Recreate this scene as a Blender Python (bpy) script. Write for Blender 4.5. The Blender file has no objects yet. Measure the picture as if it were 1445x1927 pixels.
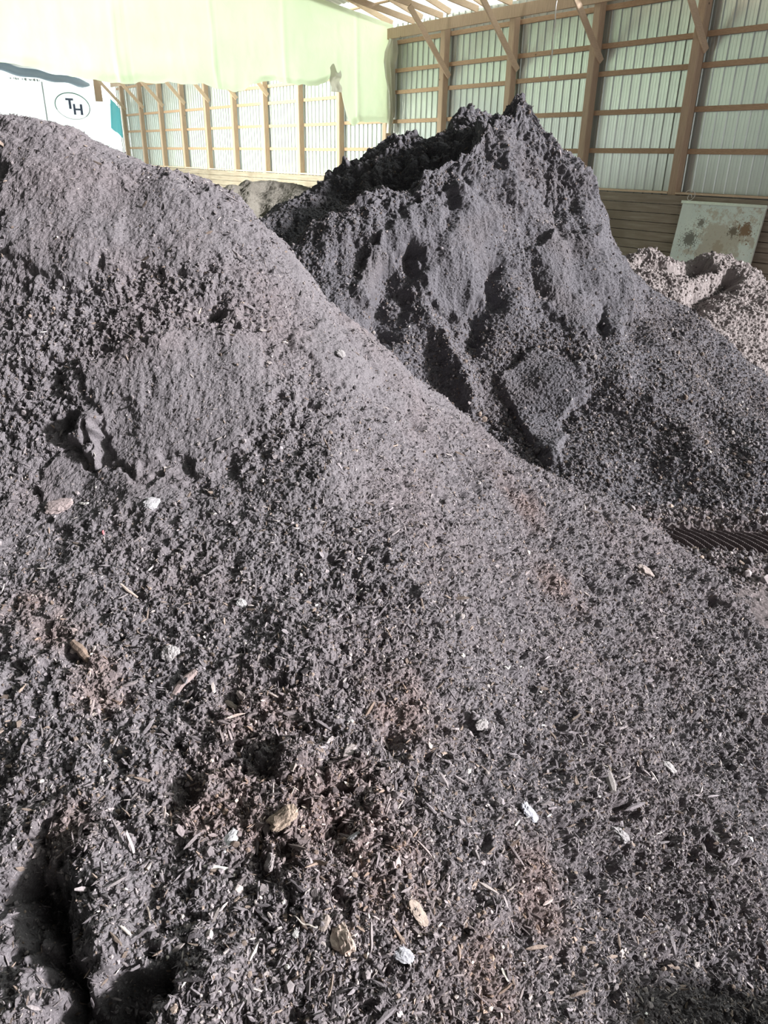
import bpy, math
import numpy as np
from mathutils import Vector, Matrix

rng = np.random.default_rng(7)
SC = bpy.context.scene
COL = SC.collection

# ------------------------------------------------------------------ camera
PITCH, ROLL, YAW, FPX, EYE = math.radians(25.1043), math.radians(1.16732), math.radians(36.553), 1420.35, 2.3
cam_d = bpy.data.cameras.new('camera')
cam = bpy.data.objects.new('camera', cam_d)
COL.objects.link(cam)
cam_d.sensor_fit = 'VERTICAL'
cam_d.sensor_height = 36.0
cam_d.lens = FPX / 1927 * 36.0
cam_d.clip_start, cam_d.clip_end = 0.05, 300
fw = Vector((0, math.cos(PITCH), -math.sin(PITCH)))
up0 = Vector((0, math.sin(PITCH), math.cos(PITCH)))
rt0 = Vector((1, 0, 0))
rt = math.cos(ROLL) * rt0 + math.sin(ROLL) * up0
up = -math.sin(ROLL) * rt0 + math.cos(ROLL) * up0
m = Matrix((rt, up, -fw)).transposed().to_4x4()
m.translation = Vector((0, 0, EYE))
cam.matrix_world = m
SC.camera = cam

# shed axes: s runs along the long wall away from the open end, n runs towards the long wall
SU = np.array([-math.sin(YAW), math.cos(YAW), 0.0])
SN = np.array([math.cos(YAW), math.sin(YAW), 0.0])
WALL = 14.24
def W(s, n, z):
    return SU * s + SN * n + np.array([0, 0, z])

# ------------------------------------------------------------------ sky, sun, door light, exposure
SUN_AZ, SUN_EL, SUN_E = math.radians(106), math.radians(20.5), 12.2
wd = bpy.data.worlds.new('daylight')
SC.world = wd
wd.use_nodes = True
nt = wd.node_tree
nt.nodes.clear()
def N(tree, typ, **kw):
    nd = tree.nodes.new(typ)
    for k, v in kw.items():
        setattr(nd, k, v)
    return nd
def math_(tree, op, a, b=None, c=None, clamp=False):
    nd = N(tree, 'ShaderNodeMath', operation=op, use_clamp=clamp)
    for i, v in enumerate((a, b, c)):
        if v is None: continue
        if isinstance(v, (int, float)): nd.inputs[i].default_value = v
        else: tree.links.new(v, nd.inputs[i])
    return nd.outputs[0]
def sstep(tree, x, a, b, lo=0.0, hi=1.0):
    nd = N(tree, 'ShaderNodeMapRange', interpolation_type='SMOOTHSTEP')
    tree.links.new(x, nd.inputs[0])
    nd.inputs[1].default_value, nd.inputs[2].default_value = a, b
    nd.inputs[3].default_value, nd.inputs[4].default_value = lo, hi
    return nd.outputs[0]
def dotv(tree, vec, d):
    nd = N(tree, 'ShaderNodeVectorMath', operation='DOT_PRODUCT')
    tree.links.new(vec, nd.inputs[0])
    nd.inputs[1].default_value = d
    return nd.outputs['Value']
tc = N(nt, 'ShaderNodeTexCoord').outputs['Generated']
du, dn, dz = dotv(nt, tc, SU), dotv(nt, tc, SN), dotv(nt, tc, (0, 0, 1))
# bright open country beyond the far end, seen low under the eaves
low = math_(nt, 'MULTIPLY', sstep(nt, dz, 0.02, 0.09, 1, 0), sstep(nt, dz, -0.45, -0.25))
far = math_(nt, 'MULTIPLY', sstep(nt, du, 0.80, 0.92), low)
lowsky = math_(nt, 'MULTIPLY', sstep(nt, dz, -0.034, -0.006, 1, 0), sstep(nt, du, 0.42, 0.7))
wallsky = math_(nt, 'MULTIPLY', sstep(nt, dn, 0.15, 0.5), sstep(nt, dz, -0.05, 0.05))
side = math_(nt, 'MULTIPLY', sstep(nt, dz, 0.0, 0.35, 1, 0), sstep(nt, dn, 0.2, -0.2))
st = math_(nt, 'MULTIPLY_ADD', far, 9.0, 0.06)
st = math_(nt, 'MULTIPLY_ADD', wallsky, 2.2, st)
st = math_(nt, 'MULTIPLY_ADD', lowsky, 2.0, st)
st = math_(nt, 'MULTIPLY_ADD', side, 0.20, st)
bg = N(nt, 'ShaderNodeBackground')
bg.inputs[0].default_value = (0.93, 1.0, 0.93, 1)
nt.links.new(st, bg.inputs[1])
nt.links.new(bg.outputs[0], N(nt, 'ShaderNodeOutputWorld').inputs[0])

sd = bpy.data.lights.new('sun', 'SUN')
sd.energy, sd.angle, sd.color = SUN_E, math.radians(4.0), (1.0, 0.975, 1.0)
so = bpy.data.objects.new('sun', sd)
COL.objects.link(so)
so.location = (12, -4, 8)
so.rotation_euler = Vector((math.sin(SUN_AZ) * math.cos(SUN_EL), math.cos(SUN_AZ) * math.cos(SUN_EL), math.sin(SUN_EL))).to_track_quat('Z', 'Y').to_euler()

ad = bpy.data.lights.new('open_end_daylight', 'AREA')
ad.shape, ad.size, ad.size_y, ad.energy, ad.color = 'RECTANGLE', 12, 4.5, 560, (1, 0.96, 0.93)
ao = bpy.data.objects.new('open_end_daylight', ad)
COL.objects.link(ao)
ao.location = W(-9, 6, 2.6)
ao.rotation_euler = (Vector(W(-9, 6, 2.6)) - Vector(W(14, 9, 2.4))).to_track_quat('Z', 'Y').to_euler()

# daylight from the open side of the bay behind the plastic curtain
bd_ = bpy.data.lights.new('far_bay_daylight', 'AREA')
bd_.shape, bd_.size, bd_.size_y, bd_.energy, bd_.color = 'RECTANGLE', 17, 4.6, 1500, (0.96, 1.0, 0.88)
bd_.spread = math.radians(62)
bo = bpy.data.objects.new('far_bay_daylight', bd_)
COL.objects.link(bo)
bo.location = W(28.4, -3.6, 2.3)
bo.rotation_euler = Matrix((-SU, (0, 0, 1), -SN)).transposed().to_euler()

# unseen lamp added in that bay, tilted to brighten the curtain from behind
sl_ = bpy.data.lights.new('curtain_fill_lamp', 'AREA')
sl_.shape, sl_.size, sl_.size_y, sl_.energy, sl_.color = 'RECTANGLE', 15, 2.4, 1700, (0.94, 1.0, 0.86)
lo = bpy.data.objects.new('curtain_fill_lamp', sl_)
COL.objects.link(lo)
lo.location = W(27.0, 7.2, 6.5)
zl = 0.82 * SU + np.array([0, 0, 0.57]); zl /= np.linalg.norm(zl)
lo.rotation_euler = Matrix((SN, np.cross(zl, SN), zl)).transposed().to_euler()

SC.view_settings.view_transform = 'Standard'
SC.view_settings.look = 'None'
SC.view_settings.exposure = 0.0
SC.view_settings.gamma = 1.0
SC.view_settings.use_curve_mapping = False

# ------------------------------------------------------------------ helpers
def tag(o, label=None, cat=None, group=None, kind=None):
    if label: o['label'] = label
    if cat: o['category'] = cat
    if group: o['group'] = group
    if kind: o['kind'] = kind
    return o
def mesh_np(name, V, F, mat, smooth=False, parent=None, cols=None):
    me = bpy.data.meshes.new(name)
    V = np.asarray(V, np.float32); F = np.asarray(F, np.int32)
    k = F.shape[1]
    me.vertices.add(len(V)); me.vertices.foreach_set('co', V.ravel())
    me.loops.add(F.size); me.loops.foreach_set('vertex_index', F.ravel())
    me.polygons.add(len(F)); me.polygons.foreach_set('loop_start', np.arange(len(F), dtype=np.int32) * k)
    me.update(calc_edges=True)
    me.polygons.foreach_set('use_smooth', np.full(len(F), smooth, bool))
    if cols is not None:
        for nm, arr in cols.items():
            if arr.ndim == 1:
                a = me.attributes.new(nm, 'FLOAT', 'POINT'); a.data.foreach_set('value', arr.astype(np.float32))
            else:
                a = me.attributes.new(nm, 'FLOAT_COLOR', 'POINT'); a.data.foreach_set('color', arr.astype(np.float32).ravel())
    me.materials.append(mat)
    o = bpy.data.objects.new(name, me)
    COL.objects.link(o)
    if parent: o.parent = parent
    return o
def empty(name, loc):
    o = bpy.data.objects.new(name, None)
    COL.objects.link(o); o.location = loc
    o.empty_display_size = 0.1
    return o
def put_under(o, root):
    o.parent = root
    o.matrix_parent_inverse = Matrix.Translation(-Vector(root.location))
    return o
BOXF = np.array([[0, 1, 3, 2], [4, 6, 7, 5], [0, 4, 5, 1], [2, 3, 7, 6], [0, 2, 6, 4], [1, 5, 7, 3]])
def box_vf(o, ax, ay, az):
    """box from a corner and three edge vectors"""
    o, ax, ay, az = map(np.asarray, (o, ax, ay, az))
    return np.array([o + i * ax + j * ay + k * az for i in (0, 1) for j in (0, 1) for k in (0, 1)]), BOXF
def board_vf(p, q, width_dir, width, thick_dir, thick):
    """bevelled-edge board from p to q, centred on the line in width, growing along thick_dir"""
    p, q = np.asarray(p, float), np.asarray(q, float)
    wv, tv = np.asarray(width_dir, float), np.asarray(thick_dir, float)
    b = min(width, thick) * 0.08
    w2 = width / 2
    prof = [(-w2 + b, 0), (w2 - b, 0), (w2, b), (w2, thick - b), (w2 - b, thick), (-w2 + b, thick), (-w2, thick - b), (-w2, b)]
    V = np.array([e + wv * a + tv * c for e in (p, q) for a, c in prof])
    F = [[i, (i + 1) % 8, 8 + (i + 1) % 8, 8 + i] for i in range(8)]
    caps = [[0, 1, 2, 3], [0, 3, 4, 7], [4, 5, 6, 7], [8, 9, 10, 11], [8, 11, 12, 15], [12, 13, 14, 15]]
    return V, np.array(F + caps)
def join_vf(parts):
    Vs, Fs, n0 = [], [], 0
    for V, F in parts:
        Vs.append(V); Fs.append(F + n0); n0 += len(V)
    return np.concatenate(Vs), np.concatenate(Fs)
def board(name, p, q, wd_, w, td, t, mat, parent=None):
    V, F = board_vf(p, q, wd_, w, td, t)
    return mesh_np(name, V, F, mat, parent=parent)
def tube_vf(pts, rad, n=6):
    pts = np.asarray(pts, float)
    rad = np.broadcast_to(rad, len(pts))
    T = np.gradient(pts, axis=0); T /= np.linalg.norm(T, axis=1, keepdims=True) + 1e-9
    ref = np.array([0.31, 0.17, 0.93])
    A = np.cross(T, ref); A /= np.linalg.norm(A, axis=1, keepdims=True) + 1e-9
    B = np.cross(T, A)
    th = np.linspace(0, 2 * np.pi, n, endpoint=False)
    V = (pts[:, None] + rad[:, None, None] * (np.cos(th)[None, :, None] * A[:, None] + np.sin(th)[None, :, None] * B[:, None])).reshape(-1, 3)
    F = [[i * n + j, i * n + (j + 1) % n, (i + 1) * n + (j + 1) % n, (i + 1) * n + j] for i in range(len(pts) - 1) for j in range(n)]
    return V, np.array(F)

def vnoise(P, seed=0):
    """smooth 3D lattice noise, -1..1"""
    P = np.asarray(P, np.float32)
    I = np.floor(P).astype(np.int64); f = P - I
    f = f * f * f * (f * (f * 6 - 15) + 10)
    out = np.zeros(len(P), np.float32)
    for dx in (0, 1):
        wx = f[:, 0] if dx else 1 - f[:, 0]
        for dy in (0, 1):
            wy = f[:, 1] if dy else 1 - f[:, 1]
            for dz_ in (0, 1):
                h = ((I[:, 0] + dx) * 374761393 + (I[:, 1] + dy) * 668265263 + (I[:, 2] + dz_) * 1440662683 + seed * 974634777) & 0xffffffff
                h = ((h ^ (h >> 13)) * 1274126177) & 0xffffffff
                h = ((h ^ (h >> 16)) * 2246822519) & 0xffffffff
                h = h ^ (h >> 15)
                out += wx * wy * (f[:, 2] if dz_ else 1 - f[:, 2]) * (h & 0xffff).astype(np.float32)
    return out / 32767.5 - 1
def clods(P, seed=0):
    """rounded lumps: 1 in the middle of a clod, about 0 in the cracks between"""
    P = np.asarray(P, np.float32) 
    B = np.floor(P - 0.5).astype(np.int64)
    d1 = np.full(len(P), 9.0, np.float32)
    for dx in (0, 1):
        for dy in (0, 1):
            for dz_ in (0, 1):
                c = B + np.array([dx, dy, dz_])
                h = (c[:, 0] * 374761393 + c[:, 1] * 668265263 + c[:, 2] * 1440662683 + seed * 974634777) & 0xffffffff
                h = ((h ^ (h >> 13)) * 1274126177) & 0xffffffff
                h = ((h ^ (h >> 16)) * 2246822519) & 0xffffffff
                j = np.stack([h & 0x3ff, (h >> 10) & 0x3ff, (h >> 20) & 0x3ff], 1).astype(np.float32) / 1023.0
                d = ((P - (c + 0.5 + (j - 0.5) * 0.8)) ** 2).sum(1)
                d1 = np.minimum(d1, d)
    return np.clip(1 - np.sqrt(d1) * 1.25, -0.3, 1)
def smooth01(x, a, b):
    t = np.clip((x - a) / (b - a), 0, 1)
    return t * t * (3 - 2 * t)
def survey(S, lam=1e-3):
    """thin-plate surface through surveyed points"""
    S = np.array(S, float); n_ = len(S)
    def K(a):
        d = ((a[:, None, :] - S[None, :, :2]) ** 2).sum(-1)
        return 0.5 * d * np.log(d + 1e-12)
    A = np.zeros((n_ + 3, n_ + 3))
    A[:n_, :n_] = K(S[:, :2]) + lam * np.eye(n_)
    A[:n_, n_] = 1; A[:n_, n_ + 1:] = S[:, :2]; A[n_:, :n_] = A[:n_, n_:].T
    w = np.linalg.solve(A, np.r_[S[:, 2], 0, 0, 0])
    def f(xy):
        out = np.empty(len(xy))
        for i in range(0, len(xy), 60000):
            q = xy[i:i + 60000]
            out[i:i + 60000] = K(q) @ w[:n_] + w[n_] + q @ w[n_ + 1:]
        return out
    return f
def seg_dist(X, pts):
    d = np.full(len(X), 1e9)
    pts = np.array(pts)
    for a, b in zip(pts[:-1], pts[1:]):
        ab = b - a
        t = np.clip(((X - a) @ ab) / (ab @ ab + 1e-12), 0, 1)
        d = np.minimum(d, np.linalg.norm(X - a - t[:, None] * ab, axis=1))
    return d
def poly_sd(X, pts):
    """signed distance to a closed outline, positive inside"""
    pts = np.array(pts)
    d = seg_dist(X, np.vstack([pts, pts[:1]]))
    ins = np.zeros(len(X), bool)
    for a, b in zip(pts, np.roll(pts, -1, 0)):
        c = ((a[1] > X[:, 1]) != (b[1] > X[:, 1]))
        with np.errstate(divide='ignore', invalid='ignore'):
            ins ^= c & (X[:, 0] < (b[0] - a[0]) * (X[:, 1] - a[1]) / (b[1] - a[1] + 1e-12) + a[0])
    return np.where(ins, d, -d)
def grid_faces(nr, nc):
    i = np.arange(nr - 1)[:, None] * nc + np.arange(nc - 1)[None, :]
    return np.stack([i, i + 1, i + nc + 1, i + nc], -1).reshape(-1, 4)
def grid_normals(P, nr, nc):
    G = P.reshape(nr, nc, 3)
    a = np.gradient(G, axis=1); b = np.gradient(G, axis=0)
    n_ = np.cross(a, b).reshape(-1, 3)
    n_ /= np.linalg.norm(n_, axis=1, keepdims=True) + 1e-12
    return np.where(n_[:, 2:3] < 0, -n_, n_)
def heap_grid(f, az0, az1, r0, r1, nc, nr, nfine=420):
    """heightfield over a fan of ground, with rows closer together on steep and on near ground"""
    az = np.radians(np.linspace(az0, az1, nc))
    rf = np.geomspace(r0, r1, nfine)
    X = np.sin(az)[:, None] * rf; Y = np.cos(az)[:, None] * rf
    Z = f(np.stack([X.ravel(), Y.ravel()], 1)).reshape(nc, nfine)
    dist = np.sqrt(rf[None] ** 2 + (Z - EYE) ** 2)
    d = np.sqrt(np.diff(rf)[None] ** 2 + np.diff(Z, axis=1) ** 2) / (0.5 * (dist[:, 1:] + dist[:, :-1]))
    c = np.concatenate([np.zeros((nc, 1)), np.cumsum(d, 1)], 1)
    t = np.linspace(0, 1, nr)
    R = np.stack([np.interp(t * c[i, -1], c[i], rf) for i in range(nc)], 1)      # nr x nc
    P = np.stack([np.sin(az)[None] * R, np.cos(az)[None] * R], -1).reshape(-1, 2)
    return np.column_stack([P, f(P)])

# ------------------------------------------------------------------ materials
def mat(name):
    m_ = bpy.data.materials.new(name); m_.use_nodes = True
    t = m_.node_tree; b = t.nodes['Principled BSDF']
    return m_, t, b
def noise(t, scale, detail=4, rough=0.55, vec=None, dist=0.0):
    nd = N(t, 'ShaderNodeTexNoise')
    nd.inputs['Scale'].default_value = scale; nd.inputs['Detail'].default_value = detail
    nd.inputs['Roughness'].default_value = rough; nd.inputs['Distortion'].default_value = dist
    if vec is None:
        vec = N(t, 'ShaderNodeTexCoord').outputs['Object']
    t.links.new(vec, nd.inputs['Vector'])
    return nd.outputs['Fac']
def ramp(t, fac, stops):
    nd = N(t, 'ShaderNodeValToRGB')
    el = nd.color_ramp.elements
    while len(el) < len(stops): el.new(0.5)
    for e, (p, c) in zip(el, stops):
        e.position = p; e.color = (*c, 1)
    t.links.new(fac, nd.inputs[0])
    return nd.outputs[0]
def mixc(t, fac, a, b, mode='MIX'):
    nd = N(t, 'ShaderNodeMix', data_type='RGBA', blend_type=mode)
    for i, v in ((0, fac), (6, a), (7, b)):
        if isinstance(v, (int, float)): nd.inputs[i].default_value = v
        elif isinstance(v, tuple): nd.inputs[i].default_value = (*v, 1)
        else: t.links.new(v, nd.inputs[i])
    return nd.outputs[2]
def bump(t, b, h, strength, distance):
    nd = N(t, 'ShaderNodeBump')
    nd.inputs['Strength'].default_value = strength; nd.inputs['Distance'].default_value = distance
    t.links.new(h, nd.inputs['Height']); t.links.new(nd.outputs[0], b.inputs['Normal'])
def stretched(t, sc):
    mp = N(t, 'ShaderNodeMapping'); mp.inputs['Scale'].default_value = sc
    t.links.new(N(t, 'ShaderNodeTexCoord').outputs['Object'], mp.inputs[0])
    return mp.outputs[0]
def soil(name, dark, mid, pale, fine=170.0, tint=None, bs=0.8, bd=0.006, patches=False):
    m_, t, b = mat(name)
    f1 = noise(t, fine, 5, 0.7)
    c = ramp(t, f1, [(0.25, dark), (0.5, mid), (0.72, pale)])
    if tint:
        c = mixc(t, sstep(t, noise(t, 1.7, 3), 0.45, 0.68), c, mixc(t, 1.0, c, tint, 'MULTIPLY'))
    if patches:
        at = N(t, 'ShaderNodeAttribute'); at.attribute_name = 'brown'
        c = mixc(t, at.outputs['Fac'], c, mixc(t, 1.0, c, (1.22, 1.06, 0.97), 'MULTIPLY'))
    c = mixc(t, sstep(t, noise(t, fine * 1.6, 1), 0.735, 0.76), c, (0.42, 0.40, 0.39))
    t.links.new(c, b.inputs['Base Color'])
    b.inputs['Roughness'].default_value = 0.95; b.inputs['Specular IOR Level'].default_value = 0.15
    bump(t, b, noise(t, fine * 0.7, 6, 0.75), bs, bd)
    return m_
M = {}
M['compost'] = soil('dark_compost', (0.062, 0.057, 0.061), (0.118, 0.108, 0.115), (0.182, 0.167, 0.175), 190, (1.04, 0.99, 0.975), bd=0.004, patches=True)
M['compost_far'] = soil('dark_grey_compost', (0.048, 0.046, 0.050), (0.088, 0.084, 0.093), (0.135, 0.130, 0.142), 90, (1.03, 0.99, 0.96), bd=0.008)
M['tan_soil'] = soil('tan_soil', (0.13, 0.112, 0.108), (0.20, 0.175, 0.17), (0.26, 0.23, 0.225), 90, bd=0.012)
M['grey_soil'] = soil('grey_soil', (0.085, 0.08, 0.07), (0.14, 0.13, 0.11), (0.19, 0.18, 0.155), 40, bd=0.012)
M['floor_dirt'] = soil('packed_dirt', (0.07, 0.06, 0.062), (0.125, 0.105, 0.107), (0.19, 0.16, 0.16), 60, bd=0.008)
def chip_mat(name, rough=0.85):
    m_, t, b = mat(name)
    at = N(t, 'ShaderNodeAttribute'); at.attribute_name = 'col'
    c = mixc(t, 0.45, at.outputs['Color'], ramp(t, noise(t, 260, 3, 0.6, stretched(t, (1, 1, 1))), [(0.3, (0.35, 0.35, 0.35)), (0.7, (1.25, 1.25, 1.25))]), 'MULTIPLY')
    t.links.new(c, b.inputs['Base Color'])
    b.inputs['Roughness'].default_value = rough; b.inputs['Specular IOR Level'].default_value = 0.25
    bump(t, b, noise(t, 300, 3), 0.5, 0.002)
    return m_
M['chips'] = chip_mat('mulch_chip')
def plain(name, c, rough=0.8, metal=0.0, var=0.25, sc=20.0, bd=0.0, bsc=60):
    m_, t, b = mat(name)
    k = tuple(x * (1 - var) for x in c); k2 = tuple(min(1, x * (1 + var)) for x in c)
    t.links.new(ramp(t, noise(t, sc, 4), [(0.3, k), (0.7, k2)]), b.inputs['Base Color'])
    b.inputs['Roughness'].default_value = rough; b.inputs['Metallic'].default_value = metal
    if bd: bump(t, b, noise(t, bsc, 5), 0.8, bd)
    return m_
def wood(name, dark, pale, grain=(3, 3, 30), knots=True):
    m_, t, b = mat(name)
    g = noise(t, 3.0, 5, 0.65, stretched(t, grain), 0.4)
    c = ramp(t, g, [(0.28, dark), (0.72, pale)])
    if knots:
        vo = N(t, 'ShaderNodeTexVoronoi'); vo.inputs['Scale'].default_value = 2.6
        t.links.new(N(t, 'ShaderNodeTexCoord').outputs['Object'], vo.inputs['Vector'])
        c = mixc(t, sstep(t, vo.outputs['Distance'], 0.035, 0.07, 1, 0), c, tuple(x * 0.35 for x in dark))
    t.links.new(c, b.inputs['Base Color'])
    b.inputs['Roughness'].default_value = 0.75
    bump(t, b, g, 0.3, 0.004)
    return m_
M['post'] = wood('sawn_post_wood', (0.42, 0.30, 0.21), (0.60, 0.45, 0.33), (22, 22, 1.3))
M['board'] = wood('sawn_board_wood', (0.40, 0.26, 0.16), (0.57, 0.39, 0.26), (4, 4, 22))
M['sill'] = wood('pale_sill_wood', (0.72, 0.52, 0.36), (0.86, 0.70, 0.52), (4, 4, 22))
M['truss'] = wood('truss_wood', (0.58, 0.43, 0.30), (0.74, 0.57, 0.42), (4, 4, 22), False)
# weathered plank wall
m_, t, b = mat('weathered_planks')
geo = N(t, 'ShaderNodeNewGeometry').outputs['Position']
sp_ = N(t, 'ShaderNodeSeparateXYZ'); t.links.new(geo, sp_.inputs[0])
al = dotv(t, geo, SU)
cb = N(t, 'ShaderNodeCombineXYZ')
t.links.new(math_(t, 'MULTIPLY', al, 0.6), cb.inputs[0]); t.links.new(math_(t, 'MULTIPLY', sp_.outputs[2], 9.0), cb.inputs[1])
g = noise(t, 2.2, 6, 0.7, cb.outputs[0], 0.3)
c = ramp(t, g, [(0.25, (0.20, 0.162, 0.123)), (0.52, (0.35, 0.292, 0.228)), (0.78, (0.49, 0.425, 0.35))])
c = mixc(t, sstep(t, noise(t, 0.9, 3), 0.5, 0.7), c, (0.25, 0.205, 0.155))
t.links.new(c, b.inputs['Base Color']); b.inputs['Roughness'].default_value = 0.85
bump(t, b, g, 0.6, 0.01)
M['planks'] = m_
# galvanised cladding
m_, t, b = mat('galvanised_sheet')
pm = N(t, 'ShaderNodeNewGeometry').outputs['Position']
g = noise(t, 1.3, 3, 0.5, pm)
t.links.new(ramp(t, g, [(0.3, (0.57, 0.61, 0.59)), (0.7, (0.62, 0.66, 0.64))]), b.inputs['Base Color'])
b.inputs['Metallic'].default_value = 0.65
b.inputs['Roughness'].default_value = 0.3
M['cladding'] = m_
M['roof'] = plain('roof_sheet_metal', (0.42, 0.47, 0.46), 0.35, 0.7, 0.1, 2)
def film(name, col, trans, gloss=0.08, rough=0.25, bsc=6.0):
    m_ = bpy.data.materials.new(name); m_.use_nodes = True
    t = m_.node_tree; t.nodes.clear()
    c = ramp(t, noise(t, 0.7, 4, 0.6), [(0.3, tuple(x * 0.88 for x in col)), (0.7, col)])
    di, tr, gl = N(t, 'ShaderNodeBsdfDiffuse'), N(t, 'ShaderNodeBsdfTranslucent'), N(t, 'ShaderNodeBsdfGlossy')
    t.links.new(c, di.inputs[0]); t.links.new(c, tr.inputs[0]); gl.inputs['Roughness'].default_value = rough
    m1, m2 = N(t, 'ShaderNodeMixShader'), N(t, 'ShaderNodeMixShader')
    m1.inputs[0].default_value = trans; m2.inputs[0].default_value = gloss
    t.links.new(di.outputs[0], m1.inputs[1]); t.links.new(tr.outputs[0], m1.inputs[2])
    t.links.new(m1.outputs[0], m2.inputs[1]); t.links.new(gl.outputs[0], m2.inputs[2])
    bn = N(t, 'ShaderNodeBump'); bn.inputs['Strength'].default_value = 0.08; bn.inputs['Distance'].default_value = 0.05
    t.links.new(noise(t, bsc, 4, 0.6, None, 0.8), bn.inputs['Height'])
    for s_ in (di, tr, gl): t.links.new(bn.outputs[0], s_.inputs['Normal'])
    t.links.new(m2.outputs[0], N(t, 'ShaderNodeOutputMaterial').inputs[0])
    return m_
M['film'] = film('pale_green_plastic_film', (0.84, 0.97, 0.74), 0.6, 0.06, 0.2)
M['film_grey'] = film('grey_bunched_film', (0.78, 0.76, 0.68), 0.45, 0.15, 0.2)
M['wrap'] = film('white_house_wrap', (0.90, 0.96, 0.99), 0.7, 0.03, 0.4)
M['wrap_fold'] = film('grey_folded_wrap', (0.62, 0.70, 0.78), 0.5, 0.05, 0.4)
M['skylight'] = film('translucent_roof_sheet', (0.95, 1.0, 0.93), 0.85, 0.03, 0.3)
M['teal'] = film('teal_tarp', (0.22, 0.72, 0.80), 0.5, 0.04, 0.4)
M['ink'] = plain('slate_blue_ink', (0.10, 0.13, 0.22), 0.6, 0, 0.1)
M['ink_pale'] = plain('pale_green_ink', (0.22, 0.38, 0.36), 0.6, 0, 0.1)
M['ink_grey'] = plain('faded_grey_ink', (0.50, 0.53, 0.56), 0.6, 0, 0.1)
M['cable'] = plain('white_cable', (0.8, 0.8, 0.76), 0.5, 0, 0.05)
# stained galvanised leaning panel
m_, t, b = mat('stained_pale_panel')
ob = N(t, 'ShaderNodeTexCoord').outputs['Object']
c = ramp(t, noise(t, 2.2, 5, 0.6, ob), [(0.3, (0.74, 0.83, 0.80)), (0.7, (0.86, 0.93, 0.89))])
def blot(c, centre, rad, colr, thr=0.5, sc=9.0):
    vd = N(t, 'ShaderNodeVectorMath', operation='DISTANCE'); t.links.new(ob, vd.inputs[0]); vd.inputs[1].default_value = centre
    nz = math_(t, 'MULTIPLY_ADD', noise(t, sc, 6, 0.72, ob), -2.5, 1.75)
    d = math_(t, 'MULTIPLY', math_(t, 'DIVIDE', vd.outputs['Value'], rad), nz)
    return mixc(t, sstep(t, d, thr, thr * 0.55), c, colr)
c = blot(c, (0.95, 0.0, 1.0), 0.8, (0.60, 0.57, 0.49), 0.36, 3.5)
c = blot(c, (0.33, 0.0, 0.98), 0.19, (0.20, 0.20, 0.18), 0.44, 30)
c = blot(c, (0.50, 0.0, 1.28), 0.12, (0.24, 0.23, 0.2), 0.38, 40)
c = blot(c, (1.42, 0.0, 1.22), 0.15, (0.27, 0.17, 0.10), 0.52, 16)
c = blot(c, (1.20, 0.0, 1.18), 0.11, (0.20, 0.16, 0.12), 0.46, 28)
c = blot(c, (0.98, 0.0, 0.85), 0.22, (0.48, 0.41, 0.32), 0.34, 14)
c = blot(c, (1.45, 0.0, 0.5), 0.06, (0.2, 0.2, 0.18), 0.4, 30)
t.links.new(c, b.inputs['Base Color']); b.inputs['Roughness'].default_value = 0.45; b.inputs['Metallic'].default_value = 0.15
M['panel'] = m_

CAB = (12.507, 13.3, 4.86)
# ------------------------------------------------------------------ the shed
Z_SILL, Z_HEAD = 1.80, 5.48
S_FIRST, BAY = 41.633, 2.44                     # first post is the far corner one; posts come nearer with the count
CURT = 9                                        # the plastic curtain hangs at this post
NPOST = 15
def post_s(i): return S_FIRST - BAY * i
S_END = post_s(NPOST - 1) - 0.2

# floor
V = np.array([W(-6, -3, 0), W(46, -3, 0), W(46, 14.6, 0), W(-6, 14.6, 0)])
n_ = 24
gs = np.array([W(s, n, -0.02) for s in np.linspace(-6, 46, n_) for n in np.linspace(-3, 14.6, n_)])
tag(mesh_np('floor', gs, grid_faces(n_, n_), M['floor_dirt']), kind='structure')

# plank push wall: separate boards' faces modelled with open joints
parts = []
hz = np.linspace(-0.02, Z_SILL - 0.045, 11)
for k in range(10):
    o_ = 0.012 * ((k * 37) % 5) / 5
    parts.append(box_vf(W(S_END, 14.16 + o_, hz[k]), SU * (42.6 - S_END), SN * (0.07 - o_), (0, 0, hz[k + 1] - hz[k] - 0.012)))
tag(mesh_np('wall_right_base', *join_vf(parts), M['planks']), kind='structure')

# ribbed metal cladding
xs, ys = [], []
s = S_END
while s < 42.6:
    for d, h in ((0.0, 0), (0.050, 0), (0.055, .0025), (0.075, .0025), (0.080, 0), (0.12, 0), (0.125, .0025), (0.145, .0025), (0.150, 0), (0.188, 0), (0.196, .026), (0.214, .026), (0.222, 0)):
        xs.append(s + d); ys.append(h)
    s += 0.229
zz = np.linspace(-0.02, 5.62, 9)
xs, ys = np.array(xs), np.array(ys)
P = np.array([SU * a + SN * (14.50 - h) for a, h in zip(xs, ys)])
V = np.concatenate([P + np.array([0, 0, z]) for z in zz])
tag(mesh_np('wall_right', V, grid_faces(len(zz), len(xs)), M['cladding']), kind='structure')

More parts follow.
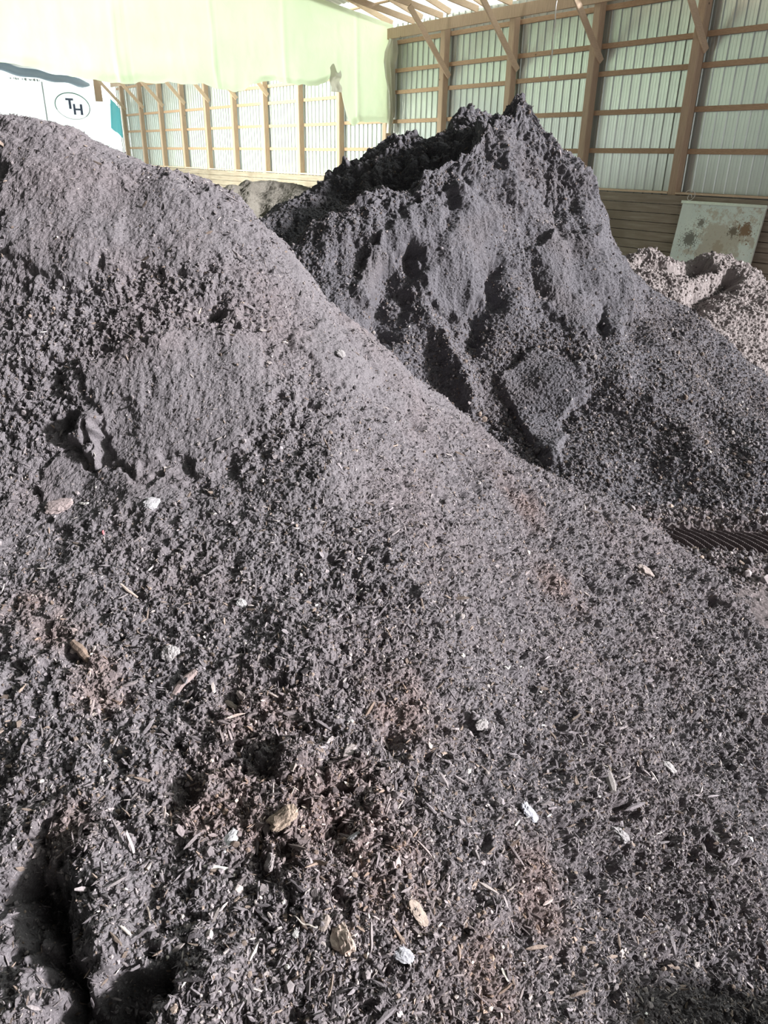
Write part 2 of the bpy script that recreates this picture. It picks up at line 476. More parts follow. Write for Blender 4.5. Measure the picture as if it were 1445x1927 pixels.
ORD = ['first', 'second', 'third', 'fourth', 'fifth', 'sixth', 'seventh', 'eighth', 'ninth', 'tenth', 'eleventh']
def where(i):
    if i == CURT: return 'the curtain post'
    if i > CURT: return f'the {ORD[i - CURT - 1]} post right of the curtain'
    return f'the {ORD[i]} post from the white banner'
POST_W, POST_D = 0.18, 0.188
for i in range(NPOST):
    s = post_s(i)
    o = board('timber_post', W(s - POST_W / 2, 14.24, 0), W(s - POST_W / 2, 14.24, 5.5), SU, POST_W, SN, POST_D, M['post'])
    side = 'brown timber wall post, ' + where(i)[4:]
    if i == CURT: side = 'brown timber wall post at the bunched grey edge of the plastic curtain'
    tag(o, side, 'post', 'timber posts along the metal wall')
ROWS = [0.227 * 1.014, 0.947 * 1.014, 1.658 * 1.014, 2.165 * 1.014]
RN = ['lowest', 'second lowest', 'third lowest', 'topmost']
for i in range(-1, NPOST - 1):
    a = post_s(i) - POST_W if i >= 0 else 42.6
    b_ = post_s(i + 1)
    for k, zr in enumerate(ROWS):
        if i < CURT - 1 and k == 3 and i < 5: continue          # out of sight behind the curtain
        if i < 0: continue
        z = EYE + zr + rng.uniform(-.008, .008)
        o = board('wall_girt', W(a, 14.42, z), W(b_, 14.42, z), np.array([0, 0, 1.0]), 0.095, SN, 0.042, M['board'])
        bay = f'right of {where(i)}'
        if i == CURT: bay = 'just right of the plastic curtain'
        tag(o, f'{RN[k]} brown girt board {bay}', 'girt board', 'girt boards across the metal wall')
    o = board('sill_board', W(a, 14.36, Z_SILL - 0.04), W(b_, 14.36, Z_SILL - 0.04), SN, 0.25, np.array([0, 0, 1.0]), 0.04, M['sill'])
    tag(o, 'pale sill board ' + (f'right of {where(i)}' if i != CURT else 'on the plank wall just right of the plastic curtain'), 'sill board', 'sill boards on the plank wall')
# header beam and the nailer under it
o = board('header_beam', W(S_END, 14.235, 5.355), W(42.6, 14.235, 5.355), np.array([0, 0, 1.0]), 0.25, -SN, 0.05, M['post'])
tag(o, 'long brown header beam along the top of the metal wall', 'beam')
o = board('eave_nailer', W(S_END, 14.431, 5.17), W(42.6, 14.431, 5.17), np.array([0, 0, 1.0]), 0.10, SN, 0.042, M['board'])
tag(o, 'thin brown board running under the header beam against the metal wall', 'board')

# knee braces
for i in list(range(0, 7)) + list(range(CURT, NPOST)):
    s = post_s(i) - POST_W
    reach = 1.25
    a = W(s - 0.05, 14.42, 4.22); e = W(s - 0.05, 14.42 - reach - 0.1, 4.22 + (reach + 0.1) * 1.03)
    if i == CURT: continue
    d = (e - a) / np.linalg.norm(e - a); wdir = np.cross(d, SU)
    o = board('knee_brace', a, e, wdir, 0.14, SU, 0.045, M['truss'])
    tag(o, f'pale diagonal brace board nailed to {where(i)}', 'brace', 'knee braces under the roof')

# roof trusses (a bottom chord, a steeper top chord and webs)
TS = [9, 9.5, 10, 10.5, 11, 11.5, 12, 12.5]
for q, i in enumerate(TS):
    s = post_s(i) - (0.0 if i == int(i) else 0.09)
    root = empty('roof_truss', W(s, 14.2, 5.48))
    if i == 9: lab = 'sloping roof truss the plastic curtain hangs from'
    else: lab = f'sloping pale roof truss resting on the header beam, {ORD[q - 1]} right of the curtain'
    tag(root, lab, 'truss', 'roof trusses')
    up_ = np.array([0, 0, 1.0])
    def chord(nm, n0, z0, n1, z1, w, off=0.0):
        p_, q_ = W(s + off, n0, z0), W(s + off, n1, z1)
        d = (q_ - p_) / np.linalg.norm(q_ - p_)
        put_under(board(nm, p_, q_, np.cross(d, SU), w, SU, 0.042, M['truss']), root)
    chord('bottom_chord', 14.3, 5.55, 4.0, 7.09, 0.14)
    chord('top_chord', 14.55, 5.66, 4.0, 8.75, 0.14)
    for n0, n1 in ((12.3, 11.6), (11.6, 10.2), (10.2, 8.6), (8.6, 7.2)):
        chord('web', n0, 5.55 + .15 * (14.3 - n0), n1, 5.66 + .293 * (14.55 - n1), 0.09, 0.045)
# roof: translucent eave strip, then metal
def roof_strip(name, n0, n1, mt, s0, s1, lift=0.12):
    xs = np.arange(s0, s1, 0.115)
    hs = np.where(np.arange(len(xs)) % 2 == 0, 0.0, 0.018)
    rows = [np.array([W(a, n, 5.66 + lift + .293 * (14.55 - n) + h) for a, h in zip(xs, hs)]) for n in np.linspace(n0, n1, 4)]
    return tag(mesh_np(name, np.concatenate(rows), grid_faces(4, len(xs)), mt), kind='structure')
roof_strip('ceiling_eave', 14.9, 13.5, M['skylight'], 12.0, 43)
roof_strip('ceiling', 13.5, 2.0, M['roof'], 12.0, 43, 0.125)
for k, n in enumerate((13.75, 12.8, 12.0, 11.2, 10.4, 9.6)):
    z = 5.66 + .293 * (14.55 - n) + 0.075
    o = board('roof_purlin', W(12.0, n, z), W(42, n, z), SN, 0.09, np.array([0, 0, 1.0]), 0.04, M['board'])
    tag(o, f'long thin roof purlin on top of the trusses, {ORD[k]} from the eave', 'purlin', 'roof purlins')

# ------------------------------------------------------------------ plastic curtain
CS = post_s(CURT) - POST_W - 0.06
def pl(x, pts):
    p_ = np.array(pts); return np.interp(x, p_[:, 0], p_[:, 1])
HEM = [(-5, 4.1), (3.0, 4.02), (4.3, 3.97), (6.0, 3.77), (6.46, 3.72), (7.6, 3.80), (8.8, 3.84), (9.2, 3.74), (9.7, 3.72), (9.9, 3.86), (10.2, 3.97), (10.7, 4.03), (11.3, 3.98), (11.9, 3.97), (12.1, 4.06), (12.5, 4.30), (12.62, 4.1), (12.70, 3.62), (12.85, 3.22), (13.02, 3.07), (13.3, 3.20), (13.9, 3.25), (14.3, 3.18), (14.47, 3.10)]
nn, nz = 420, 60
nv = np.linspace(-5, 14.39, nn)
top = 5.60 + .15 * (14.3 - nv)
hem = pl(nv, HEM) + 0.025 * vnoise(np.column_stack([nv * 6, nv * 0, nv * 0]), 3)
T_ = np.linspace(0, 1, nz)[:, None]
ZZ = top[None] * (1 - T_) + hem[None] * T_
NN = np.repeat(nv[None], nz, 0)
Q = np.column_stack([NN.ravel(), ZZ.ravel(), np.zeros(nn * nz)])
fold = 0.07 * vnoise(Q * [.8, .25, 1], 5) + 0.05 * vnoise(Q * [0.6, 1.6, 1], 6) + 0.010 * vnoise(Q * [4, .8, 1], 7) + 0.005 * vnoise(Q * [9, 3, 1], 8)
for cn, cw, ch in ((6.9, .05, .05), (7.15, .03, -.05), (9.25, .02, .06), (9.32, .03, -.03), (11.2, .06, .04), (13.4, .05, .05)):
    fold += ch * np.exp(-((Q[:, 0] - cn + .04 * Q[:, 1]) / cw) ** 2)
fold *= 0.25 + 0.9 * np.repeat(T_, nn, 1).ravel()
curl = 0.10 * smooth01(np.repeat(T_, nn, 1).ravel(), .93, 1) * (0.5 + 0.5 * vnoise(Q * [2, 0, 1], 9))
VV = SU * (CS + fold - curl)[:, None] + SN * NN.ravel()[:, None] + np.array([0, 0, 1.0]) * ZZ.ravel()[:, None]
root = empty('plastic_curtain', W(CS, 8, 3.7))
tag(root, 'pale green translucent plastic curtain hanging across the shed from a roof truss', 'curtain')
put_under(mesh_np('sheet', VV, grid_faces(nz, nn), M['film'], True), root)
# bunched grey edge beside the wall
nb, mb = 60, 26
t1 = np.linspace(0, 1, nb)[:, None]; a1 = np.linspace(0, 1, mb)[None]
zc = 5.42 * (1 - t1) + 2.95 * t1
wv = pl(t1.ravel(), [(0, .10), (.2, .42), (.45, .36), (.55, .22), (.8, .22), (1, .14)])[:, None]
off = pl(t1.ravel(), [(0, 14.32), (.3, 14.18), (.5, 14.24), (.8, 14.28), (1, 14.2)])[:, None]
Qe = np.column_stack([np.repeat(a1, nb, 0).ravel() * 5, np.repeat(zc, mb, 1).ravel() * 1.6, np.zeros(nb * mb)])
ss = CS - 0.10 - 0.06 * np.sin(np.repeat(a1, nb, 0).ravel() * 14) - 0.06 * vnoise(Qe, 21)
nnn = (off + (a1 - .5) * wv).ravel()
VV = SU * ss[:, None] + SN * nnn[:, None] + np.array([0, 0, 1.0]) * np.repeat(zc, mb, 1).ravel()[:, None]
o = put_under(mesh_np('bunched_edge', VV, grid_faces(nb, mb), M['film_grey'], True), root)
o['label'] = 'grey bunched plastic edge against the wall'
# torn tuck near the right flap
Q2 = np.array([[CS - .14, 12.25 + .34 * a + .03 * math.sin(9 * b), 4.42 - .55 * b + .10 * math.sin(a * 6) * (1 - b)] for b in np.linspace(0, 1, 14) for a in np.linspace(0, 1, 14)])
Q2[:, 0] += 0.05 * vnoise(Q2 * 9, 31)
o = put_under(mesh_np('torn_tuck', np.array([W(*q) for q in Q2]), grid_faces(14, 14), M['film_grey'], True), root)

# ------------------------------------------------------------------ white wrap banner closing the far end
BS = 42.2
BT = [(-4, 6.8), (2, 6.6), (7, 6.1), (9.17, 5.86), (10.4, 5.66), (11.6, 5.55), (12.9, 5.40), (13.25, 5.36), (13.5, 4.95), (13.7, 4.55), (14.1, 4.45)]
nn, nz = 160, 40
nv = np.linspace(-4, 14.10, nn)
tp = pl(nv, BT) + .03 * vnoise(np.column_stack([nv * 4, nv * 0, nv * 0]), 12)
T_ = np.linspace(0, 1, nz)[:, None]
ZZ = tp[None] * (1 - T_) + 0.02 * T_
NN = np.repeat(nv[None], nz, 0)
Q = np.column_stack([NN.ravel(), ZZ.ravel(), np.zeros(nn * nz)])
fd = .05 * vnoise(Q * [1.2, .5, 1], 14) + .02 * vnoise(Q * [4, 1, 1], 15)
VV = SU * (BS + fd)[:, None] + SN * NN.ravel()[:, None] + np.array([0, 0, 1.0]) * ZZ.ravel()[:, None]
root = empty('wrap_banner', W(BS, 9, 0.02))
tag(root, 'bright white wrap sheet with a dark oval T H emblem hung at the far end', 'banner')
put_under(mesh_np('sheet', VV, grid_faces(nz, nn), M['wrap'], True), root)
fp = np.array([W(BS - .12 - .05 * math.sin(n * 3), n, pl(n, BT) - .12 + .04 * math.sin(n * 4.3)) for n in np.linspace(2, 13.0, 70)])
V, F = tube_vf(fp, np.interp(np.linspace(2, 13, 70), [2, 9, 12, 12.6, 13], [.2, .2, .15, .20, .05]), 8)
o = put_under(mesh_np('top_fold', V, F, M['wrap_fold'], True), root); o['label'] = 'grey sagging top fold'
em = empty('emblem', W(BS - .2, 12.07, 4.29)); put_under(em, root)
def emb(nm, V, F, mt):
    o = mesh_np(nm, V, F, mt); o.parent = em
    o.matrix_parent_inverse = Matrix.Translation(-Vector(W(BS - .2, 12.07, 4.29))); return o
def flat(pts2, t=0.012):
    """a quad printed on the sheet: corners (n, z) around the emblem centre"""
    a = np.array([W(BS - .15, 12.07 + p[0], 4.29 + p[1]) for p in pts2])
    return np.concatenate([a, a - SU * t]), np.array([[0, 1, 2, 3], [7, 6, 5, 4], [0, 4, 5, 1], [1, 5, 6, 2], [2, 6, 7, 3], [3, 7, 4, 0]])
def rect(x0, z0, x1, z1): return flat([(x0, z0), (x1, z0), (x1, z1), (x0, z1)])
emb('letter_t', *join_vf([rect(-.30, .24, .06, .33), rect(-.17, -.12, -.06, .24)]), M['ink'])
emb('letter_h', *join_vf([rect(.02, -.36, .12, .10), rect(.34, -.36, .45, .10), rect(.12, -.17, .34, -.09)]), M['ink'])
th = np.linspace(0, 2 * np.pi, 73)
def ring_part(t0, t1, thick, mt, nm):
    tt = np.linspace(t0, t1, 60)
    V = np.concatenate([np.array([W(BS - .15 - d, 12.07 + (.80 + k) * math.cos(a), 4.29 + (.56 + k) * math.sin(a) - .04 * math.cos(a)) for a in tt]) for d in (0, .012) for k in (-thick / 2, thick / 2)])
    n0 = 60
    F = []
    for j in range(n0 - 1):
        for a, b2 in ((0, 1), (1, 3), (3, 2), (2, 0)):
            F.append([a * n0 + j, a * n0 + j + 1, b2 * n0 + j + 1, b2 * n0 + j])
    emb(nm, V, np.array(F), mt)
ring_part(0.1 * math.pi, 1.12 * math.pi, .045, M['ink_pale'], 'oval_ring')
ring_part(1.12 * math.pi, 2.1 * math.pi, .022, M['ink_grey'], 'oval_ring')
ring_part(-.25 * math.pi, .1 * math.pi, .035, M['ink_pale'], 'oval_ring')
pm_ = []
for k in range(26):
    x = -2.75 + .055 * k + rng.uniform(-.02, .02)
    if rng.random() < .3: continue
    h = rng.uniform(.03, .08)
    pm_.append(rect(x, .98 - .03 * k / 26 + rng.uniform(-.02, .02), x + rng.uniform(.02, .05), .98 + h))
o = mesh_np('printed_marks', *join_vf(pm_), M['ink_grey']); put_under(o, root); o['kind'] = 'stuff'
o = mesh_np('seam', *rect(-1.29, -1.6, -1.23, .95), plain('pale_blue_seam', (0.72, 0.80, 0.86), 0.6, 0, 0.05)); put_under(o, root)
# wood and tarp showing at the torn right end of the banner
o = board('broken_board', W(BS - .25, 13.35, 4.55), W(BS - .25, 13.35, 5.75), SN, .34, SU, .05, M['post'])
tag(o, 'short brown board showing at the torn corner of the white banner', 'board')
pt = np.array([W(41.15 + .05 * math.sin(9 * a), 13.62 + .42 * a - .12 * b * (1 - a), 4.70 - 1.3 * b - .45 * a) for b in np.linspace(0, 1, 16) for a in np.linspace(0, 1, 12)])
o = mesh_np('teal_tarp', pt, grid_faces(16, 12), M['teal'], True)
tag(o, 'small teal tarp strip hanging beside the torn white banner', 'tarp')

# ------------------------------------------------------------------ leaning panel, wire and cable
L0 = W(9.42, 13.86, 0.02)
px_ = W(7.72, 13.86, 0.02) - L0; wdt = np.linalg.norm(px_); px_ /= wdt
tilt = math.radians(8.5)
root = empty('leaning_panel', L0)
root.rotation_euler = (0, 0, math.atan2(px_[1], px_[0]))
tag(root, 'stained pale metal panel leaning against the plank wall behind the tan heap', 'panel')
HP = 1.64
g1, g2 = 24, 24
gx, gz = np.meshgrid(np.linspace(0, wdt, g1), np.linspace(0, HP, g2))
bow = 0.012 * np.sin(gx * 2.2) + 0.01 * vnoise(np.column_stack([gx.ravel() * 2, gz.ravel() * 2, gz.ravel() * 0]), 41).reshape(gx.shape)
front = np.stack([gx, bow + 0 * gz, gz], -1).reshape(-1, 3)
backv = front + [0, 0.012, 0]
Fg = grid_faces(g2, g1)
V = np.concatenate([front, backv]); F = np.concatenate([Fg, Fg[:, ::-1] + len(front)])
o = mesh_np('sheet', V, F, M['panel'], False, root)
o.rotation_euler = (-tilt, 0, 0)
def pbox(nm, x0, x1, y0, y1, z0, z1, mt):
    o = mesh_np(nm, *box_vf((x0, y0, z0), (x1 - x0, 0, 0), (0, y1 - y0, 0), (0, 0, z1 - z0)), mt, False, root)
    o.rotation_euler = (-tilt, 0, 0); return o
M['pale_trim'] = plain('pale_metal_trim', (0.75, 0.80, 0.74), 0.35, 0.3, 0.08)
pbox('top_rail', -.02, wdt + .02, -.035, .02, HP - .03, HP + .02, M['pale_trim'])
pbox('side_rail', wdt - .02, wdt + .01, -.02, .02, 0, HP - .03, M['pale_trim'])
wp = [W(9.30 + .12 * math.cos(a) * (1 - a / 12), 14.13, 1.80 + .07 * math.sin(a) - .012 * a) for a in np.linspace(0, 9, 50)]
tag(mesh_np('wire_loop', *tube_vf(wp, .007, 5), M['cable'], True), 'tangled pale wire loop hooked over the top corner of the leaning panel', 'wire')
cp_ = [W(CAB[0] + .012 * math.sin(k * .6), 13.3, CAB[2] + .35 - .05 * k) for k in range(28)]
tag(mesh_np('hanging_cable', *tube_vf(cp_, .013, 6), M['cable'], True), 'thin white cable hanging down in front of the header beam', 'cable')

# ------------------------------------------------------------------ heaps
LOBES_LEFT = [[(-1.622, 1.854), (-1.483, 1.839), (-1.346, 1.823), (-1.178, 1.833), (-1.054, 1.842), (-0.895, 1.811), (-0.766, 1.825), (-0.685, 1.847), (-0.611, 1.894), (-0.593, 1.961), (-0.615, 2.014), (-0.802, 2.134), (-1.046, 2.211), (-1.286, 2.281), (-1.518, 2.35), (-1.763, 2.403)], [(-1.211, 1.515), (-1.124, 1.381), (-1.057, 1.255), (-0.943, 1.225), (-0.845, 1.244), (-0.754, 1.238), (-0.681, 1.223), (-0.606, 1.239), (-0.519, 1.232), (-0.506, 1.324), (-0.434, 1.414), (-0.441, 1.492), (-0.503, 1.611), (-0.635, 1.689), (-0.864, 1.694), (-1.084, 1.621)], [(-0.4, 1.645), (-0.372, 1.529), (-0.274, 1.42), (-0.191, 1.394), (-0.084, 1.362), (-0.008, 1.366), (-0.015, 1.422), (-0.168, 1.543), (-0.291, 1.654)], [(-1.352, 1.199), (-1.253, 1.117), (-1.131, 1.084), (-0.982, 1.099), (-0.823, 1.104), (-0.691, 1.119), (-0.703, 1.167), (-0.776, 1.211), (-0.962, 1.217), (-1.208, 1.262)], [(-1.25, 1.368), (-1.173, 1.296), (-1.113, 1.232), (-1.091, 1.292), (-1.095, 1.366), (-1.168, 1.387)]]
LOBES_BIG = [[(-0.189, 1.605), (-0.307, 1.264), (-0.173, 1.109), (0.015, 1.406), (0.168, 1.604), (0.311, 1.239), (0.497, 1.074), (0.599, 0.985), (0.705, 1.069), (0.8, 1.226), (0.953, 1.459), (1.012, 1.705), (0.931, 2.05), (0.678, 2.177), (0.297, 2.05), (-0.018, 1.886)], [(1.215, 1.573), (1.38, 1.322), (1.451, 1.047), (1.509, 0.943), (1.643, 0.893), (1.794, 0.897), (1.861, 1.036), (1.935, 1.038), (1.98, 0.92), (2.074, 0.888), (2.32, 1.005), (2.387, 1.219), (2.293, 1.469), (2.047, 1.768), (1.514, 1.783)], [(0.905, 0.687), (1.013, 0.427), (1.134, 0.261), (1.26, 0.202), (1.357, 0.197), (1.438, 0.317), (1.497, 0.416), (1.688, 0.527), (1.792, 0.573), (1.591, 0.724), (1.238, 0.867)]]
GULLIES = [([(0.178, 1.544), (0.049, 1.307), (-0.025, 1.061), (-0.115, 0.887)], 0.13, 0.22), ([(1.005, 1.435), (0.923, 1.28), (0.799, 1.106), (0.742, 0.951)], 0.085, 0.16), ([(0.532, 2.01), (0.509, 1.845)], 0.08, 0.16), ([(1.671, 1.889), (1.627, 1.694)], 0.06, 0.12), ([(0.384, 1.765), (0.374, 1.561)], 0.06, 0.08), ([(1.017, 2.577), (0.955, 2.31), (1.034, 2.05)], 0.07, 0.08), ([(1.745, 2.324), (1.788, 2.047)], 0.05, 0.08), ([(1.916, 1.068), (1.923, 0.963)], 0.06, 0.08), ([(-0.409, 1.563), (-0.476, 1.273)], 0.07, 0.07), ([(1.219, 2.359), (1.226, 2.137)], 0.06, 0.07)]
RIBS = [([(0.314, 1.096), (0.522, 0.8), (0.702, 0.5)], 0.1, 0.18), ([(-0.419, 1.798), (-0.153, 1.903), (0.297, 2.173)], 0.12, 0.05), ([(0.079, 1.565), (0.266, 1.241)], 0.08, 0.07), ([(1.684, 0.724), (1.994, 0.496), (2.369, 0.323)], 0.12, 0.08)]
TRENCH = [[-0.794, 1.207, 0.809], [-0.735, 1.143, 0.787], [-0.724, 1.076, 0.758], [-0.653, 0.99, 0.733], [-0.543, 0.953, 0.718], [-0.473, 0.972, 0.725]]
ROUGH_SPOTS = [[-1.402, 3.008, 1.596], [-1.324, 3.123, 1.702], [-1.451, 2.847, 1.402], [-0.658, 3.165, 1.708], [-1.062, 3.224, 1.787], [-0.731, 3.217, 1.762], [-1.351, 2.701, 1.259], [-0.338, 2.754, 1.327], [-0.314, 1.457, 0.884], [-0.147, 1.397, 0.859], [0.571, 1.857, 0.588], [0.749, 1.816, 0.453], [1.839, 3.717, 0.145], [0.717, 3.31, 0.718]]
HOLES = [([0.261, 1.764, 0.794], 0.035), ([-0.481, 1.386, 0.861], 0.035), ([-0.296, 1.472, 0.888], 0.05), ([-0.097, 1.326, 0.83], 0.04), ([-0.269, 1.229, 0.814], 0.03), ([0.52, 1.782, 0.613], 0.05), ([0.754, 1.764, 0.439], 0.045), ([0.662, 1.539, 0.447], 0.045), ([0.305, 1.566, 0.738], 0.03), ([0.942, 1.764, 0.328], 0.035), ([0.981, 3.097, 0.492], 0.05), ([0.864, 2.828, 0.54], 0.04), ([1.808, 3.557, 0.138], 0.07), ([1.785, 3.751, 0.177], 0.06), ([0.702, 3.213, 0.709], 0.035), ([0.412, 3.269, 0.965], 0.03), ([0.142, 3.25, 1.213], 0.04), ([-0.723, 3.161, 1.718], 0.05), ([-1.225, 2.776, 1.343], 0.05), ([-0.082, 1.091, 0.757], 0.02), ([1.215, 2.361, 0.273], 0.03), ([0.254, 1.259, 0.684], 0.03), ([0.038, 1.599, 0.87], 0.035), ([1.157, 1.879, 0.253], 0.04), ([1.273, 2.212, 0.224], 0.03), ([-0.416, 1.685, 0.934], 0.03), ([-0.207, 1.222, 0.808], 0.03), ([0.337, 1.222, 0.623], 0.035), ([1.186, 4.113, 0.533], 0.04), ([1.265, 3.908, 0.492], 0.05), ([-0.616, 1.33, 0.846], 0.025), ([0.544, 2.126, 0.65], 0.025)]
SURVEY_LEFT = [[-2.548, 4.0, 2.178], [-2.419, 3.7, 1.962], [-2.258, 3.3, 1.628], [-2.1, 2.9, 1.283], [-1.847, 2.4, 1.057], [-1.489, 1.75, 0.874], [-1.237, 1.3, 0.756], [-1.074, 0.98, 0.617], [-1.802, 3.9, 2.446], [-1.705, 3.6, 2.223], [-1.639, 3.35, 1.962], [-1.611, 3.2, 1.747], [-1.547, 3.0, 1.595], [-1.515, 2.85, 1.399], [-1.459, 2.65, 1.211], [-1.365, 2.4, 1.089], [-1.197, 2.0, 0.993], [-1.07, 1.7, 0.924], [-0.878, 1.25, 0.824], [-0.75, 0.93, 0.711], [-1.429, 3.85, 2.362], [-1.35, 3.55, 2.146], [-1.293, 3.3, 1.91], [-1.266, 3.15, 1.72], [-1.217, 2.95, 1.55], [-1.187, 2.8, 1.379], [-1.155, 2.65, 1.218], [-1.081, 2.4, 1.096], [-0.946, 2.0, 0.999], [-0.844, 1.7, 0.93], [-0.691, 1.25, 0.83], [-0.589, 0.93, 0.717], [-1.063, 3.8, 2.243], [-1.003, 3.5, 2.026], [-0.962, 3.27, 1.814], [-0.927, 3.1, 1.693], [-0.89, 2.9, 1.527], [-0.866, 2.75, 1.359], [-0.835, 2.58, 1.211], [-0.782, 2.35, 1.107], [-0.696, 2.0, 1.005], [-0.62, 1.7, 0.935], [-0.51, 1.26, 0.823], [-0.429, 0.93, 0.722], [-0.688, 3.7, 2.097], [-0.654, 3.45, 1.906], [-0.627, 3.25, 1.759], [-0.6, 3.05, 1.603], [-0.578, 2.87, 1.435], [-0.549, 2.65, 1.253], [-0.497, 2.32, 1.128], [-0.446, 2.0, 1.011], [-0.396, 1.7, 0.941], [-0.322, 1.26, 0.829], [-0.269, 0.93, 0.727], [-0.323, 3.6, 1.713], [-0.299, 3.3, 1.576], [-0.28, 3.05, 1.456], [-0.262, 2.82, 1.349], [-0.241, 2.55, 1.236], [-0.222, 2.32, 1.134], [-0.197, 2.0, 1.017], [-0.173, 1.71, 0.939], [-0.137, 1.27, 0.822], [-0.11, 0.94, 0.716], [-0.017, 3.6, 1.448], [-0.012, 3.25, 1.346], [-0.006, 2.85, 1.232], [0.0, 2.4, 1.099], [0.006, 2.05, 0.99], [0.01, 1.75, 0.911], [0.016, 1.29, 0.803], [0.021, 0.95, 0.703], [0.337, 3.75, 1.15], [0.309, 3.3, 1.071], [0.267, 2.65, 0.98], [0.239, 2.2, 0.9], [0.217, 1.85, 0.837], [0.185, 1.34, 0.75], [0.164, 0.98, 0.657], [0.688, 3.9, 0.829], [0.605, 3.3, 0.806], [0.527, 2.72, 0.755], [0.448, 2.15, 0.72], [0.368, 1.57, 0.696], [0.298, 1.02, 0.595], [1.143, 4.2, 0.53], [0.984, 3.5, 0.572], [0.821, 2.75, 0.562], [0.699, 2.2, 0.572], [0.56, 1.54, 0.529], [0.458, 1.07, 0.516], [1.89, 4.35, 0.051], [1.501, 3.3, 0.227], [1.255, 2.6, 0.268], [1.024, 1.95, 0.323], [0.771, 1.2, 0.308], [2.074, 3.4, 0.009], [1.618, 2.45, 0.122], [1.309, 1.78, 0.147], [1.066, 1.27, 0.2], [2.513, 3.2, -0.176], [1.956, 2.2, -0.197], [1.657, 1.6, -0.336], [-2.548, 4.35, 2.058], [-2.448, 4.9, 1.678], [-2.248, 6.2, 0.678], [-1.802, 4.25, 2.326], [-1.702, 4.8, 1.946], [-1.502, 6.1, 0.946], [-1.429, 4.2, 2.242], [-1.329, 4.75, 1.862], [-1.129, 6.05, 0.862], [-1.063, 4.15, 2.123], [-0.963, 4.7, 1.743], [-0.763, 6.0, 0.743], [-0.688, 4.05, 1.977], [-0.588, 4.6, 1.597], [-0.388, 5.9, 0.597], [-0.163, 3.9, 1.493], [0.127, 4.4, 0.963], [0.143, 3.9, 1.228], [0.433, 4.4, 0.698], [0.497, 4.05, 0.93], [0.787, 4.55, 0.4], [0.848, 4.2, 0.609], [1.138, 4.7, 0.079], [1.303, 4.5, 0.31], [1.593, 5.0, -0.22], [2.6, 4.4, -0.35], [3.2, 3.0, -0.4], [1.55, 1.02, 0.66], [1.8, 0.95, 0.8], [1.5, 0.7, 0.75], [2.6, 1.8, -0.25], [1.3, 0.3, 0.35], [-0.5, 0.2, 0.7], [-1.3, 0.3, 0.75], [-4, 3.5, 2.2], [-4, 2.2, 1.2], [-3, 1.0, 0.8], [-4.5, 5, 1.6], [1.8, 0.2, 0.8], [2.4, 5.2, -0.6], [1.2, 5.6, -0.6]]  # includes an unseen mound at near right, added to shade the corner
SURVEY_BIG = [[-0.435, 5.6, 0.584], [0.619, 5.2, 0.134], [1.396, 5.15, 0.172], [2.029, 5.0, 0.082], [2.786, 5.0, 0.056], [3.386, 5.0, 0.048], [0.32, 6.0, 0.478], [1.193, 6.0, 0.497], [1.861, 6.05, 0.495], [2.538, 6.1, 0.494], [3.168, 6.0, 0.356], [-0.466, 6.1, 1.133], [-0.04, 6.2, 0.951], [0.451, 6.5, 1.075], [1.011, 6.6, 1.022], [1.716, 6.6, 0.899], [2.116, 6.7, 0.886], [2.706, 6.8, 0.684], [3.202, 6.6, 0.455], [-0.409, 6.6, 1.563], [0.121, 6.75, 1.685], [0.582, 6.9, 1.68], [1.037, 7.2, 1.662], [1.557, 7.4, 1.653], [2.087, 7.3, 1.202], [-0.829, 6.6, 1.576], [-0.607, 6.9, 1.863], [-0.07, 7.1, 2.159], [0.442, 7.4, 2.334], [0.783, 7.6, 2.459], [1.016, 7.8, 2.576], [1.337, 7.9, 2.225], [1.754, 7.8, 1.956], [1.951, 7.6, 1.643], [1.57, 8.3, 2.64], [1.918, 8.3, 2.365], [2.216, 8.2, 1.946], [2.291, 8.0, 1.512], [2.487, 8.0, 1.388], [3.071, 8.0, 0.995], [3.5, 7.8, 0.664], [3.883, 7.6, 0.391], [4.549, 7.0, -0.168], [1.297, 8.3, 2.782], [-1.826, 8.2, 1.411], [-1.477, 8.5, 1.695], [-0.996, 8.8, 2.04], [-0.551, 9.0, 2.265], [-0.011, 9.1, 2.524], [0.365, 9.2, 2.549], [0.884, 9.3, 2.727], [1.214, 9.1, 2.613], [1.69, 8.7, 2.34], [1.92, 9.5, 1.54], [2.038, 8.7, 2.065], [2.268, 9.5, 1.265], [2.336, 8.6, 1.646], [2.566, 9.4, 0.846], [2.411, 8.4, 1.212], [2.641, 9.2, 0.412], [2.607, 8.4, 1.088], [2.837, 9.2, 0.288], [3.191, 8.4, 0.695], [3.421, 9.2, -0.105], [3.62, 8.2, 0.364], [3.85, 9.0, -0.436], [4.003, 8.0, 0.091], [4.233, 8.8, -0.709], [1.397, 8.7, 2.632], [-1.876, 8.7, 1.211], [-2.126, 9.8, 0.211], [-1.527, 9.0, 1.495], [-1.777, 10.1, 0.495], [-1.046, 9.3, 1.84], [-1.296, 10.4, 0.84], [-0.601, 9.5, 2.065], [-0.851, 10.6, 1.065], [-0.061, 9.6, 2.324], [-0.311, 10.7, 1.324], [0.315, 9.7, 2.349], [0.065, 10.8, 1.349], [0.834, 9.8, 2.527], [0.584, 10.9, 1.527], [1.164, 9.6, 2.413], [0.914, 10.7, 1.413], [-0.607, 7.4, 1.563], [-0.07, 7.6, 1.859], [0.442, 7.9, 2.034], [-2.6, 8.0, 0.7], [-2.2, 7.0, 0.6], [-1.6, 6.3, 0.6], [-3, 9.5, 0.5], [5.5, 6, -0.4], [5.5, 8.5, -0.6], [0, 12, 0.2], [2, 11.5, 0.1], [4, 10, -0.4], [-1.2, 5.6, 0.4], [0, 4.4, -0.1], [2, 4.2, -0.3], [4, 4.2, -0.4]]
